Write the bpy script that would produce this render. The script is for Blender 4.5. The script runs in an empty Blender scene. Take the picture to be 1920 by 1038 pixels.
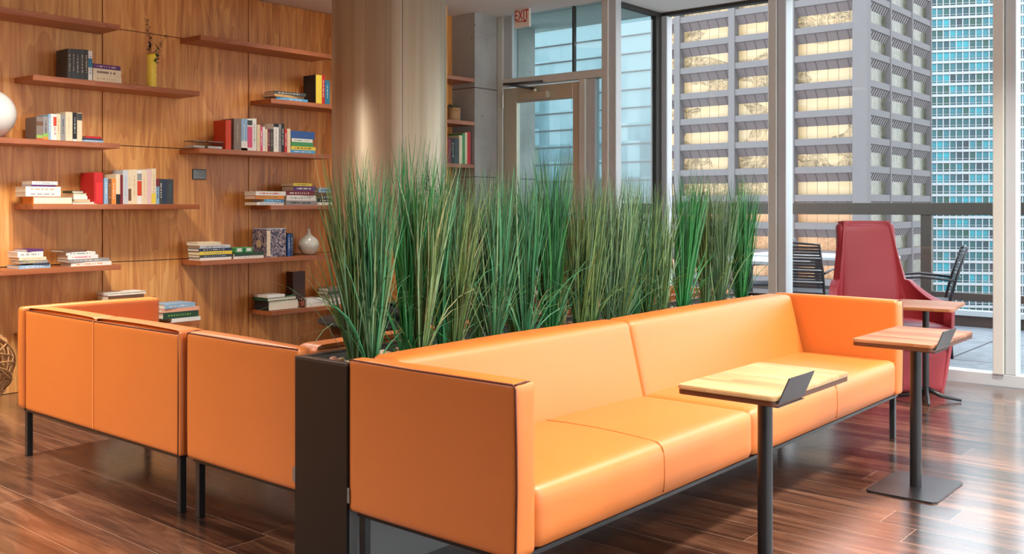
import bpy, bmesh, math, random
from mathutils import Vector, Matrix
random.seed(7)
R = math.radians
sc = bpy.context.scene
col = sc.collection

# ------------------------------------------------------------------ camera
F = 1822.66; TH = R(40.1584); HZ = 386.0; CH = 1.25
VW = (-math.sin(TH), math.cos(TH)); RT = (math.cos(TH), math.sin(TH))
cam = bpy.data.cameras.new('camera'); co = bpy.data.objects.new('camera', cam); col.objects.link(co)
co.location = (0, 0, CH); co.rotation_euler = (R(90), 0, TH)
cam.sensor_fit = 'HORIZONTAL'; cam.sensor_width = 36; cam.lens = F/1920*36
cam.shift_y = -(519-HZ)/1920; cam.clip_start = .05; cam.clip_end = 2000
sc.camera = co
def ray(u):
    k = u-960; return VW[0]*F+RT[0]*k, VW[1]*F+RT[1]*k
def YX(u, X):            # Y on the plane X=const seen at column u
    r = ray(u); return r[1]*X/r[0]
def ZX(u, v, X):
    r = ray(u); return CH-(v-HZ)*X/r[0]
def XY(u, Y):
    r = ray(u); return r[0]*Y/r[1]

# ------------------------------------------------------------------ materials
MATS = {}
def lin(c):
    f = lambda x: x/12.92 if x <= .04045 else ((x+.055)/1.055)**2.4
    return tuple(f(x/255) for x in c)+(1,)
def mat(name, rgb, rough=.5, metal=0, spec=.5, noise=None, coat=0, bump=0, srgb=True, nscale=12):
    if name in MATS: return MATS[name]
    m = bpy.data.materials.new(name); m.use_nodes = True; nt = m.node_tree
    b = nt.nodes['Principled BSDF']
    c = lin(rgb) if srgb else tuple(rgb)+(1,)
    b.inputs['Base Color'].default_value = c
    b.inputs['Roughness'].default_value = rough; b.inputs['Metallic'].default_value = metal
    b.inputs['Specular IOR Level'].default_value = spec
    b.inputs['Coat Weight'].default_value = coat
    if noise or bump:
        tc = nt.nodes.new('ShaderNodeTexCoord'); n = nt.nodes.new('ShaderNodeTexNoise')
        n.inputs['Scale'].default_value = nscale; n.inputs['Detail'].default_value = 6
        nt.links.new(tc.outputs['Object'], n.inputs['Vector'])
        if noise:
            mx = nt.nodes.new('ShaderNodeMix'); mx.data_type = 'RGBA'
            mx.inputs[6].default_value = tuple(x*(1-noise) for x in c[:3])+(1,)
            mx.inputs[7].default_value = tuple(min(1, x*(1+noise)) for x in c[:3])+(1,)
            nt.links.new(n.outputs['Fac'], mx.inputs[0]); nt.links.new(mx.outputs[2], b.inputs['Base Color'])
        if bump:
            bp = nt.nodes.new('ShaderNodeBump'); bp.inputs['Strength'].default_value = bump
            bp.inputs['Distance'].default_value = .002
            nt.links.new(n.outputs['Fac'], bp.inputs['Height']); nt.links.new(bp.outputs[0], b.inputs['Normal'])
    MATS[name] = m; return m

class NT:
    def __init__(s, name):
        s.m = bpy.data.materials.new(name); s.m.use_nodes = True; s.t = s.m.node_tree
        s.b = s.t.nodes['Principled BSDF']; MATS[name] = s.m
        g = s.t.nodes.new('ShaderNodeNewGeometry'); s.P = g.outputs['Position']
        sp = s.t.nodes.new('ShaderNodeSeparateXYZ'); s.t.links.new(s.P, sp.inputs[0])
        s.x, s.y, s.z = sp.outputs
    def L(s, a, b): s.t.links.new(a, b)
    def setin(s, sock, v):
        if hasattr(v, 'is_linked') or isinstance(v, bpy.types.NodeSocket): s.L(v, sock)
        else: sock.default_value = v
    def M(s, op, a, b=0.0, c=None):
        n = s.t.nodes.new('ShaderNodeMath'); n.operation = op
        s.setin(n.inputs[0], a); s.setin(n.inputs[1], b)
        if c is not None: s.setin(n.inputs[2], c)
        return n.outputs[0]
    def V(s, x, y, z):
        n = s.t.nodes.new('ShaderNodeCombineXYZ')
        for i, v in enumerate((x, y, z)): s.setin(n.inputs[i], v)
        return n.outputs[0]
    def noise(s, v, scale, detail=4, dist=0, out='Fac', rough=.5):
        n = s.t.nodes.new('ShaderNodeTexNoise'); n.inputs['Scale'].default_value = scale
        n.inputs['Detail'].default_value = detail; n.inputs['Distortion'].default_value = dist
        n.inputs['Roughness'].default_value = rough
        s.L(v, n.inputs['Vector']); return n.outputs[out]
    def white(s, v, out='Value'):
        n = s.t.nodes.new('ShaderNodeTexWhiteNoise'); n.noise_dimensions = '3D'; s.L(v, n.inputs['Vector']); return n.outputs[out]
    def ramp(s, f, stops, interp='LINEAR'):
        n = s.t.nodes.new('ShaderNodeValToRGB'); n.color_ramp.interpolation = interp
        e = n.color_ramp.elements
        while len(e) < len(stops): e.new(.5)
        for i, (p, c) in enumerate(stops): e[i].position = p; e[i].color = lin(c)
        s.setin(n.inputs[0], f); return n.outputs[0]
    def mix(s, f, a, b, mode='MIX'):
        n = s.t.nodes.new('ShaderNodeMix'); n.data_type = 'RGBA'; n.blend_type = mode
        s.setin(n.inputs[0], f); s.setin(n.inputs[6], a); s.setin(n.inputs[7], b); return n.outputs[2]
    def bump(s, h, st=.3, d=.003):
        n = s.t.nodes.new('ShaderNodeBump'); n.inputs['Strength'].default_value = st; n.inputs['Distance'].default_value = d
        s.L(h, n.inputs['Height']); s.L(n.outputs[0], s.b.inputs['Normal'])

def wood_veneer(name, along, stops, strip=.31, rough=.38):
    """along: 'z' vertical grain across y, 'y' grain along y, 'x' along x"""
    n = NT(name)
    if along == 'z': a, g, o = n.y, n.z, n.x
    elif along == 'y': a, g, o = n.M('ADD', n.z, n.x), n.y, n.x
    else: a, g, o = n.y, n.x, n.z
    cell = n.M('FLOOR', n.M('DIVIDE', a, strip))
    rnd = n.white(n.V(cell, 3.3, n.M('FLOOR', n.M('DIVIDE', g, 40.0))))
    v1 = n.V(n.M('MULTIPLY', a, 14.0), n.M('ADD', n.M('MULTIPLY', g, .9), n.M('MULTIPLY', rnd, 17.0)), rnd)
    flame = n.noise(v1, 1.0, 3, 1.6)
    v2 = n.V(n.M('MULTIPLY', a, 160.0), n.M('MULTIPLY', g, 2.2), rnd)
    fine = n.noise(v2, 1.0, 4)
    # cathedral rings
    rings = n.M('FRACT', n.M('ADD', n.M('MULTIPLY', n.noise(n.V(n.M('MULTIPLY', a, 5.0), n.M('ADD', n.M('MULTIPLY', g, .55), n.M('MULTIPLY', rnd, 9.0)), rnd), 1.0, 2, .6), 11.0), 0.0))
    f = n.M('ADD', n.M('MULTIPLY', flame, .62), n.M('MULTIPLY', fine, .14))
    f = n.M('ADD', f, n.M('MULTIPLY', rings, .13))
    f = n.M('ADD', f, n.M('ADD', .03, n.M('MULTIPLY', n.M('SUBTRACT', rnd, .5), .16)))
    c = n.ramp(f, stops)
    n.L(c, n.b.inputs['Base Color']); n.b.inputs['Roughness'].default_value = rough
    n.bump(fine, .08, .001)
    return n.m
M_WALL = wood_veneer('wall_veneer', 'z', [(.2, (146, 82, 38)), (.42, (204, 132, 68)), (.6, (230, 164, 92)), (.8, (242, 188, 118))])
M_SHELF = wood_veneer('shelf_walnut', 'y', [(.2, (126, 64, 34)), (.5, (166, 94, 54)), (.8, (192, 122, 76))], strip=3.0, rough=.35)
M_OAK = wood_veneer('table_oak', 'x', [(.2, (150, 110, 68)), (.45, (186, 148, 100)), (.8, (210, 180, 136))], strip=.12, rough=.3)
M_WALNUT = wood_veneer('table_walnut', 'x', [(.2, (104, 58, 34)), (.45, (152, 94, 58)), (.8, (196, 142, 100))], strip=.1, rough=.28)

def floor_mat():
    n = NT('walnut_floor')
    w = .185; Ln = 1.45
    row = n.M('FLOOR', n.M('DIVIDE', n.y, w)); rr = n.white(n.V(row, 1.0, 1.0))
    xs = n.M('ADD', n.x, n.M('MULTIPLY', rr, Ln*3))
    seg = n.M('FLOOR', n.M('DIVIDE', xs, Ln)); pr = n.white(n.V(row, seg, 5.0)); pr2 = n.white(n.V(row, seg, 9.0))
    fy = n.M('FRACT', n.M('DIVIDE', n.y, w)); fx = n.M('FRACT', n.M('DIVIDE', xs, Ln))
    ey = n.M('MULTIPLY', n.M('MINIMUM', fy, n.M('SUBTRACT', 1.0, fy)), w)
    ex = n.M('MULTIPLY', n.M('MINIMUM', fx, n.M('SUBTRACT', 1.0, fx)), Ln)
    e = n.M('MINIMUM', ex, ey)
    gap = n.M('LESS_THAN', e, .0014)
    off = n.M('MULTIPLY', pr, 23.0)
    big = n.noise(n.V(n.M('ADD', n.M('MULTIPLY', n.x, 1.1), off), n.M('MULTIPLY', n.y, 9.0), pr), 1.0, 3, 1.4)
    fine = n.noise(n.V(n.M('ADD', n.M('MULTIPLY', n.x, 3.0), off), n.M('MULTIPLY', n.y, 120.0), pr), 1.0, 5)
    rg = n.M('FRACT', n.M('MULTIPLY', n.noise(n.V(n.M('ADD', n.M('MULTIPLY', n.x, .8), off), n.M('MULTIPLY', n.y, 5.0), pr2), 1.0, 2, .5), 13.0))
    big = n.M('ADD', n.M('MULTIPLY', n.M('SUBTRACT', big, .5), 1.35), n.M('ADD', .43, n.M('MULTIPLY', rg, .14)))
    f = n.M('ADD', n.M('MULTIPLY', big, .62), n.M('MULTIPLY', fine, .24))
    f = n.M('ADD', f, n.M('MULTIPLY', n.M('SUBTRACT', pr2, .45), .22))
    c = n.ramp(f, [(.25, (30, 20, 16)), (.4, (66, 42, 31)), (.55, (100, 66, 48)), (.75, (136, 98, 74))])
    c = n.mix(gap, c, lin((150, 122, 102)))
    n.L(c, n.b.inputs['Base Color'])
    n.L(n.M('ADD', .2, n.M('MULTIPLY', fine, .12)), n.b.inputs['Roughness'])
    n.b.inputs['Specular IOR Level'].default_value = .6
    n.b.inputs['Coat Weight'].default_value = .8; n.b.inputs['Coat Roughness'].default_value = .15; n.b.inputs['Coat IOR'].default_value = 1.85
    n.bump(n.M('SUBTRACT', n.M('MULTIPLY', fine, .12), n.M('MULTIPLY', n.M('LESS_THAN', e, .003), .6)), .2, .002)
    return n.m
M_FLOOR = floor_mat()

def paver_mat():
    n = NT('terrace_pavers')
    fx = n.M('FRACT', n.M('DIVIDE', n.x, 1.2)); fy = n.M('FRACT', n.M('DIVIDE', n.y, 1.2))
    e = n.M('MINIMUM', n.M('MINIMUM', fx, n.M('SUBTRACT', 1.0, fx)), n.M('MINIMUM', fy, n.M('SUBTRACT', 1.0, fy)))
    gap = n.M('LESS_THAN', e, .009)
    f = n.noise(n.P, 9.0, 8)
    c = n.mix(gap, n.ramp(f, [(.3, (112, 118, 122)), (.7, (140, 146, 150))]), (.02, .02, .022, 1))
    n.L(c, n.b.inputs['Base Color']); n.b.inputs['Roughness'].default_value = .7
    return n.m
def concrete_mat():
    n = NT('concrete')
    f = n.noise(n.P, 3.0, 8, .3); g = n.noise(n.P, 60.0, 4)
    pit = n.M('LESS_THAN', n.noise(n.P, 26.0, 2), .27)
    c = n.ramp(n.M('ADD', n.M('MULTIPLY', f, .8), n.M('MULTIPLY', g, .2)), [(.3, (150, 149, 145)), (.7, (182, 180, 176))])
    # lift lines of the formwork
    fz = n.M('FRACT', n.M('DIVIDE', n.M('ADD', n.z, .06), .78))
    c = n.mix(n.M('LESS_THAN', fz, .012), c, (.12, .11, .1, 1))
    c = n.mix(pit, c, (.09, .085, .08, 1))
    n.L(c, n.b.inputs['Base Color']); n.b.inputs['Roughness'].default_value = .85
    return n.m
def brushed():
    n = NT('brushed_steel_hood')
    ang = n.M('ARCTAN2', n.M('SUBTRACT', n.y, 4.712), n.M('SUBTRACT', n.x, -5.115))
    f = n.noise(n.V(n.M('MULTIPLY', ang, 40.0), n.M('MULTIPLY', n.z, .35), 0.0), 1.0, 3)
    g = n.noise(n.V(n.M('MULTIPLY', ang, 5.0), n.M('MULTIPLY', n.z, .2), 4.0), 1.0, 2)
    c = n.ramp(n.M('ADD', n.M('MULTIPLY', f, .4), n.M('MULTIPLY', g, .6)), [(.3, (178, 160, 132)), (.7, (212, 200, 178))])
    n.L(c, n.b.inputs['Base Color']); n.b.inputs['Metallic'].default_value = .85
    n.L(n.M('ADD', .5, n.M('MULTIPLY', f, .1)), n.b.inputs['Roughness'])
    n.b.inputs['Anisotropic'].default_value = .7; tg = n.t.nodes.new('ShaderNodeTangent'); tg.direction_type = 'RADIAL'; tg.axis = 'Z'; n.L(tg.outputs[0], n.b.inputs['Tangent'])
    n.b.inputs['Anisotropic Rotation'].default_value = HOOD_ROT
    return n.m
def glass_mat(name, tint, refl=1.0):
    m = bpy.data.materials.new(name); m.use_nodes = True; nt = m.node_tree
    nt.nodes.clear(); o = nt.nodes.new('ShaderNodeOutputMaterial')
    t = nt.nodes.new('ShaderNodeBsdfTransparent'); t.inputs[0].default_value = tint
    g = nt.nodes.new('ShaderNodeBsdfGlossy'); g.inputs['Roughness'].default_value = .02
    g.inputs['Color'].default_value = (refl, refl, refl, 1)
    fr = nt.nodes.new('ShaderNodeFresnel'); fr.inputs[0].default_value = 1.45
    mx = nt.nodes.new('ShaderNodeMixShader')
    ge = nt.nodes.new('ShaderNodeNewGeometry'); iv = nt.nodes.new('ShaderNodeMath'); iv.operation = 'SUBTRACT'; iv.inputs[0].default_value = 1
    ml = nt.nodes.new('ShaderNodeMath'); ml.operation = 'MULTIPLY'; nt.links.new(ge.outputs['Backfacing'], iv.inputs[1])
    nt.links.new(iv.outputs[0], ml.inputs[0]); nt.links.new(fr.outputs[0], ml.inputs[1])   # the far skin of a pane adds no second mirror
    nt.links.new(ml.outputs[0], mx.inputs[0]); nt.links.new(t.outputs[0], mx.inputs[1]); nt.links.new(g.outputs[0], mx.inputs[2])
    nt.links.new(mx.outputs[0], o.inputs[0]); MATS[name] = m; return m
def leather(name, rgb):
    n = NT(name)
    vo = n.t.nodes.new('ShaderNodeTexVoronoi'); vo.inputs['Scale'].default_value = 420; n.L(n.P, vo.inputs['Vector'])
    f = n.noise(n.P, 3.5, 4)
    c = lin(rgb)
    n.L(n.mix(f, tuple(x*.93 for x in c[:3])+(1,), tuple(min(1, x*1.06) for x in c[:3])+(1,)), n.b.inputs['Base Color'])
    n.b.inputs['Roughness'].default_value = .46; n.b.inputs['Specular IOR Level'].default_value = .75
    n.bump(n.M('ADD', n.M('MULTIPLY', vo.outputs['Distance'], .25), n.M('MULTIPLY', f, 1.0)), .06, .004)
    return n.m
HOOD_ROT = .25
M_PAVE = paver_mat(); M_CONC = concrete_mat(); M_HOOD = brushed()
M_GLASS = glass_mat('window_glass', (.96, .985, .985, 1)); M_GLASS_T = glass_mat('tinted_glass', (.74, .83, .83, 1))
M_CLEAR = glass_mat('clear_acrylic', (.93, .95, .95, 1))
M_ORANGE = leather('orange_leather', (208, 114, 42)); M_RED = leather('red_leather', (132, 32, 40)); M_RED.node_tree.nodes['Principled BSDF'].inputs['Specular IOR Level'].default_value = .4
M_PIPE = mat('dark_piping', (92, 36, 16), .5)
M_BLACK = mat('black_powder_coat', (34, 34, 36), .38, noise=.2)
M_DARKMETAL = mat('dark_steel', (70, 70, 72), .32, metal=.7, noise=.15)
M_PLANT_FRONT = mat('planter_black', (16, 13, 11), .45, noise=.3, nscale=3)
M_PLANT_SIDE = mat('planter_side_lit', (128, 128, 128), .45, metal=.3, noise=.1, nscale=4)  # lit look of the planter's sides painted in as lighter grey
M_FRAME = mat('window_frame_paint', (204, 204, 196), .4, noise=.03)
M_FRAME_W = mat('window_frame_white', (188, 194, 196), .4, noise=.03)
M_DOORF = mat('door_bronze', (190, 184, 164), .38, metal=.35, noise=.05)
M_DARKF = mat('dark_gasket', (52, 48, 44), .5, noise=.1)
M_CEIL = mat('ceiling_paint', (226, 224, 220), .8, noise=.02)
M_PLAST = mat('wall_paint', (186, 172, 156), .8, noise=.03)
M_WHITE = mat('white_ceramic', (228, 226, 218), .22, noise=.02, coat=.3)
M_CELADON = mat('pale_glazed_ceramic', (206, 206, 192), .18, noise=.04, coat=.4)
M_YEL = mat('yellow_ceramic', (250, 214, 28), .4, noise=.06, nscale=40)
M_PAPER = mat('book_pages', (232, 222, 200), .8, noise=.08, nscale=60)
M_RAIL = mat('terrace_rail', (66, 58, 50), .5, noise=.1)
M_SOIL = mat('planter_soil', (30, 24, 20), .9, noise=.5, bump=.6, nscale=40)
M_RATTAN = mat('rattan', (168, 122, 76), .6, noise=.25)

# ------------------------------------------------------------------ mesh helpers
class MB:
    def __init__(s): s.bm = bmesh.new(); s.mi = 0
    def _tag(s, faces):
        for f in faces: f.material_index = s.mi
    def box(s, x0, x1, y0, y1, z0, z1, bev=0, seg=2, M=None):
        b = bmesh.new(); r = bmesh.ops.create_cube(b, size=1)
        bmesh.ops.scale(b, vec=(abs(x1-x0), abs(y1-y0), abs(z1-z0)), verts=b.verts)
        bmesh.ops.translate(b, vec=((x0+x1)/2, (y0+y1)/2, (z0+z1)/2), verts=b.verts)
        if bev: bmesh.ops.bevel(b, geom=b.edges[:], offset=bev, segments=seg, affect='EDGES', profile=.5)
        s.join(b, M); return s
    def join(s, b, M=None, smooth=False):
        if M is not None: bmesh.ops.transform(b, matrix=M, verts=b.verts)
        mp = {}
        for v in b.verts: mp[v] = s.bm.verts.new(v.co)
        for f in b.faces:
            try:
                nf = s.bm.faces.new([mp[v] for v in f.verts]); nf.material_index = s.mi; nf.smooth = smooth or f.smooth
            except ValueError: pass
        b.free()
    def prism(s, pts, z0, z1, bev=0, M=None, seg=2):
        b = bmesh.new()
        lo = [b.verts.new((x, y, z0)) for x, y in pts]; hi = [b.verts.new((x, y, z1)) for x, y in pts]
        b.faces.new(lo[::-1]); b.faces.new(hi)
        n = len(pts)
        for i in range(n): b.faces.new((lo[i], lo[(i+1) % n], hi[(i+1) % n], hi[i]))
        bmesh.ops.recalc_face_normals(b, faces=b.faces)
        if bev:
            es = [e for e in b.edges if abs(e.verts[0].co.z-e.verts[1].co.z) < 1e-6]
            bmesh.ops.bevel(b, geom=es, offset=bev, segments=seg, affect='EDGES')
        s.join(b, M); return s
    def rrect(s, x0, x1, y0, y1, z0, z1, r, bev=0, n=6, M=None):
        pts = []
        for cx, cy, a0 in ((x1-r, y1-r, 0), (x0+r, y1-r, 90), (x0+r, y0+r, 180), (x1-r, y0+r, 270)):
            for i in range(n+1):
                a = R(a0+90*i/n); pts.append((cx+r*math.cos(a), cy+r*math.sin(a)))
        return s.prism(pts, z0, z1, bev, M)
    def lathe(s, prof, c=(0, 0), n=32, M=None):
        b = bmesh.new(); rings = []
        for r, z in prof:
            if r < 1e-5: rings.append([b.verts.new((c[0], c[1], z))])
            else: rings.append([b.verts.new((c[0]+r*math.cos(2*math.pi*i/n), c[1]+r*math.sin(2*math.pi*i/n), z)) for i in range(n)])
        for A, B in zip(rings, rings[1:]):
            for i in range(n):
                j = (i+1) % n
                vs = [A[i % len(A)], A[j % len(A)], B[j % len(B)], B[i % len(B)]]
                u = []
                for v in vs:
                    if v not in u: u.append(v)
                if len(u) > 2: b.faces.new(u)
        bmesh.ops.recalc_face_normals(b, faces=b.faces)
        s.join(b, M, smooth=True); return s
    def cyl(s, x, y, z0, z1, r, n=24, bev=0):
        if bev: return s.lathe([(0, z0), (r-bev, z0), (r, z0+bev), (r, z1-bev), (r-bev, z1), (0, z1)], (x, y), n)
        b = bmesh.new(); pts = [(x+r*math.cos(2*math.pi*i/n), y+r*math.sin(2*math.pi*i/n)) for i in range(n)]
        return s.prism(pts, z0, z1)
    def tube(s, pts, r, n=8, closed=False):
        b = bmesh.new(); pts = [Vector(p) for p in pts]; rings = []; N = len(pts)
        up = None
        for i, p in enumerate(pts):
            if closed: t = (pts[(i+1) % N]-pts[i-1]).normalized()
            else: t = (pts[min(i+1, N-1)]-pts[max(i-1, 0)]).normalized()
            if up is None:
                up = Vector((0, 0, 1)) if abs(t.z) < .9 else Vector((1, 0, 0))
            a = t.cross(up).normalized(); bb = a.cross(t).normalized(); up = bb
            rr = r[i] if isinstance(r, (list, tuple)) else r
            rings.append([b.verts.new(p+a*rr*math.cos(2*math.pi*k/n)+bb*rr*math.sin(2*math.pi*k/n)) for k in range(n)])
        m = N if closed else N-1
        for i in range(m):
            A, B = rings[i], rings[(i+1) % N]
            for k in range(n): b.faces.new((A[k], A[(k+1) % n], B[(k+1) % n], B[k]))
        if not closed:
            b.faces.new(rings[0][::-1]); b.faces.new(rings[-1])
        bmesh.ops.recalc_face_normals(b, faces=b.faces)
        s.join(b, smooth=True); return s
    def rbox(s, x0, x1, y0, y1, z0, z1, r, bulge=(0, 0, 0), n=14, fn=None):
        """soft upholstered block: rounded edges, faces that belly out"""
        b = bmesh.new(); bmesh.ops.create_cube(b, size=2)
        bmesh.ops.subdivide_edges(b, edges=b.edges[:], cuts=n, use_grid_fill=True)
        hx, hy, hz = (x1-x0)/2, (y1-y0)/2, (z1-z0)/2; c = Vector(((x0+x1)/2, (y0+y1)/2, (z0+z1)/2))
        def warp(t): # denser near edges
            return math.copysign(1-(1-abs(t))**1.0, t)
        for v in b.verts:
            p = v.co.copy()
            q = Vector((p.x*hx, p.y*hy, p.z*hz))
            # concentrate loops near edges
            def cc(t, h):
                k = min(.9, r/h*2.2); a = abs(t)
                inner = 1-2/(n+1)*2
                if a > inner: o = (1-k)+(a-inner)/(1-inner)*k
                else: o = a/inner*(1-k)
                return math.copysign(o*h, t)
            q = Vector((cc(p.x, hx), cc(p.y, hy), cc(p.z, hz)))
            i = Vector([max(-h+r, min(h-r, t)) for t, h in zip(q, (hx, hy, hz))])
            d = q-i
            if d.length > 1e-9: q = i+d.normalized()*r
            ux, uy, uz = q.x/hx, q.y/hy, q.z/hz
            g = lambda a: max(0, 1-a*a)
            q.x += math.copysign(bulge[0], ux)*g(uy)*g(uz)*abs(ux)**3
            q.y += math.copysign(bulge[1], uy)*g(ux)*g(uz)*abs(uy)**3
            q.z += math.copysign(bulge[2], uz)*g(ux)*g(uy)*abs(uz)**3
            v.co = q+c
            if fn: v.co = fn(v.co)
        for f in b.faces: f.smooth = True
        s.join(b, smooth=True); return s
    def quad(s, pts):
        s.bm.faces.new([s.bm.verts.new(p) for p in pts]).material_index = s.mi; return s
    def build(s, name, mats, parent=None, smooth=False, loc=None):
        me = bpy.data.meshes.new(name)
        if smooth:
            for f in s.bm.faces: f.smooth = True
        if loc is not None: bmesh.ops.translate(s.bm, vec=(-Vector(loc)), verts=s.bm.verts)
        s.bm.to_mesh(me); s.bm.free()
        o = bpy.data.objects.new(name, me); col.objects.link(o)
        for m in (mats if isinstance(mats, (list, tuple)) else [mats]): me.materials.append(m)
        if loc is not None: o.location = loc
        if parent is not None:
            o.parent = parent
        return o
def tag(o, label, cat, group=None, kind=None):
    o['label'] = label; o['category'] = cat
    if group: o['group'] = group
    if kind: o['kind'] = kind
    return o
def empty(name, loc=(0, 0, 0), rz=0):
    o = bpy.data.objects.new(name, None); col.objects.link(o); o.location = loc; o.rotation_euler = (0, 0, rz)
    o.empty_display_size = .1; return o
def children(o): return [c for c in bpy.data.objects if c.parent == o]
def copy_tree(o, parent=None):
    c = o.copy(); col.objects.link(c)
    if parent: c.parent = parent
    for ch in children(o): copy_tree(ch, c)
    return c
def struct(o): o['kind'] = 'structure'; return o

CEIL = 2.94; WX = -6.74; FX = -6.46; WY = 7.38; DY = 6.61; EX = 3.3; SY = -4.5
# ------------------------------------------------------------------ room shell
b = MB(); b.box(WX-.1, EX, SY, WY-.06, -.12, 0); struct(b.build('floor', M_FLOOR))
b = MB(); b.box(WX-.1, EX+.1, SY, DY+.06, CEIL, CEIL+.2); b.box(-4.585, EX+.1, DY+.06, WY+.12, CEIL, CEIL+.2); struct(b.build('ceiling', M_CEIL))
b = MB()
b.mi = 0
# wood veneer panels with open dark joints over a backing
b.mi = 1; b.box(WX-.12, WX-.022, SY, 5.905, 0, CEIL)
b.mi = 0
ys = [3.433+1.23*k for k in range(-7, 3)]; ys = [y for y in ys if SY < y < 5.85]
ys = [SY]+ys+[5.905]; zs = [0.0, .845, 1.69, 2.535, CEIL]
for i in range(len(ys)-1):
    for j in range(len(zs)-1):
        b.box(WX-.024, WX, ys[i]+.004, ys[i+1]-.004, zs[j]+.003, zs[j+1]-.003)
struct(b.build('wall_left', [M_WALL, M_DARKF]))
b = MB(); b.box(WX-.1, EX+.1, SY-.12, SY, 0, CEIL); struct(b.build('wall_back', M_PLAST))
# book niche: wood lining behind and beside, concrete pier
b = MB()
b.box(-6.02, -5.99, 5.93, 6.272, 0, CEIL); b.box(WX-.02, -5.72, 5.905, 5.93, 0, CEIL)
struct(b.build('wall_niche', M_WALL))
b = MB(); b.box(WX, -5.72, 6.274, 6.60, 0, CEIL); struct(b.build('wall_pier', M_CONC))

# ---------------- windows
def mullion(par, x0, x1, y0, y1, z0, z1, m, name='mullion'):
    bb = MB(); bb.box(x0, x1, y0, y1, z0, z1, .004, 1); return bb.build(name, m, par)
w1 = struct(empty('window_1', (0, 0, 0)))
mullion(w1, -4.52, EX, WY-.05, WY+.07, 0, .085, M_FRAME_W, 'sill')
mullion(w1, -4.52, EX, WY-.03, WY+.05, CEIL-.03, CEIL, M_DARKF, 'head')
mx = [-3.4+1.67*k for k in range(0, 5)]
for x in mx:
    mullion(w1, x-.072, x-.002, WY-.07, WY+.06, .085, CEIL-.03, M_FRAME)
    mullion(w1, x+.002, x+.072, WY-.05, WY+.08, .085, CEIL-.03, M_FRAME_W)
mullion(w1, -4.515, -4.435, WY-.03, WY+.06, .085, CEIL-.03, M_FRAME_W)
xs_ = [-4.44]+mx+[EX]
for i in range(len(xs_)-1):
    bb = MB(); bb.box(xs_[i]+.05, xs_[i+1]-.05, WY, WY+.012, .06, CEIL-.02); bb.build('glass_pane', M_GLASS, w1)
w2 = struct(empty('window_2'))   # glazed return between door wall and window wall
mullion(w2, -4.585, -4.52, DY-.04, DY+.1, 0, CEIL, M_FRAME); mullion(w2, -4.52, -4.455, DY-.02, DY+.06, 0, CEIL, M_FRAME_W)
mullion(w2, -4.55, -4.49, WY-.11, WY+.05, 0, CEIL, M_DARKF)
mullion(w2, -4.54, -4.49, DY+.1, WY-.11, CEIL-.04, CEIL, M_DARKF, 'head'); mullion(w2, -4.55, -4.47, DY+.1, WY-.11, 0, .08, M_FRAME_W, 'sill')
bb = MB(); bb.box(-4.52, -4.51, DY+.09, WY-.1, .06, CEIL-.03); bb.build('glass_pane', M_GLASS_T, w2)
# door wall frame
w3 = struct(empty('window_3'))
mullion(w3, -5.72, -5.655, DY-.04, DY+.06, 0, CEIL, M_FRAME)
mullion(w3, -5.655, -5.56, DY-.02, DY+.05, 2.378, CEIL, M_FRAME_W)
mullion(w3, -5.655, -4.585, DY-.04, DY+.06, 2.31, 2.378, M_FRAME, 'transom')
mullion(w3, -4.815, -4.75, DY-.04, DY+.06, 0, 2.31, M_FRAME)
mullion(w3, -4.75, -4.665, DY-.015, DY+.05, 0, 2.31, M_FRAME_W)
mullion(w3, -4.915, -4.895, DY, DY+.04, 2.378, CEIL, M_DARKF)
bb = MB(); bb.box(-5.57, -4.58, DY+.005, DY+.013, 2.37, CEIL); bb.build('glass_pane', M_GLASS_T, w3)
bb = MB(); bb.box(-4.67, -4.58, DY+.005, DY+.013, 0, 2.315); bb.build('glass_pane', M_GLASS_T, w3)
bb = MB(); bb.box(-5.722, -5.718, DY-.04, DY-.01, 0, CEIL); bb.build('gasket', M_DARKF, w3)
d1 = struct(empty('door_1'))
bb = MB(); y0, y1 = DY-.03, DY+.02
bb.box(-5.645, -5.50, y0, y1, .01, 2.295, .003, 1); bb.box(-4.885, -4.82, y0, y1, .01, 2.295, .003, 1)
bb.box(-5.50, -4.885, y0, y1, 2.16, 2.295, .003, 1); bb.box(-5.50, -4.885, y0, y1, .01, .25, .003, 1)
bb.build('door_leaf_frame', M_DOORF, d1)
bb = MB(); bb.box(-5.51, -4.88, DY-.008, DY, .24, 2.17); bb.build('glass_pane', M_GLASS_T, d1)
cl = MB(); cl.box(-5.42, -5.12, DY-.085, DY-.03, 2.175, 2.235, .006); cl.cyl(-5.27, DY-.06, 2.235, 2.262, .02)
clo = cl.build('door_closer', M_DOORF, d1)
cl = MB(); cl.tube([(-5.27, DY-.06, 2.262), (-5.44, DY-.24, 2.30), (-5.47, DY-.24, 2.30)], .011); cl.tube([(-5.46, DY-.24, 2.30), (-5.18, DY-.06, 2.32)], .010)
cl.build('closer_arm', M_DARKMETAL, clo)
cl = MB(); cl.cyl(-5.648, DY-.045, 2.12, 2.26, .014); cl.build('hinge', mat('satin_steel', (190, 188, 182), .3, .8), d1)
cl = MB(); cl.tube([(-4.86, DY-.03, .85), (-4.86, DY-.09, .87), (-4.86, DY-.09, 1.17), (-4.86, DY-.03, 1.19)], .012); cl.build('door_handle', M_DARKMETAL, d1)
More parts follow.
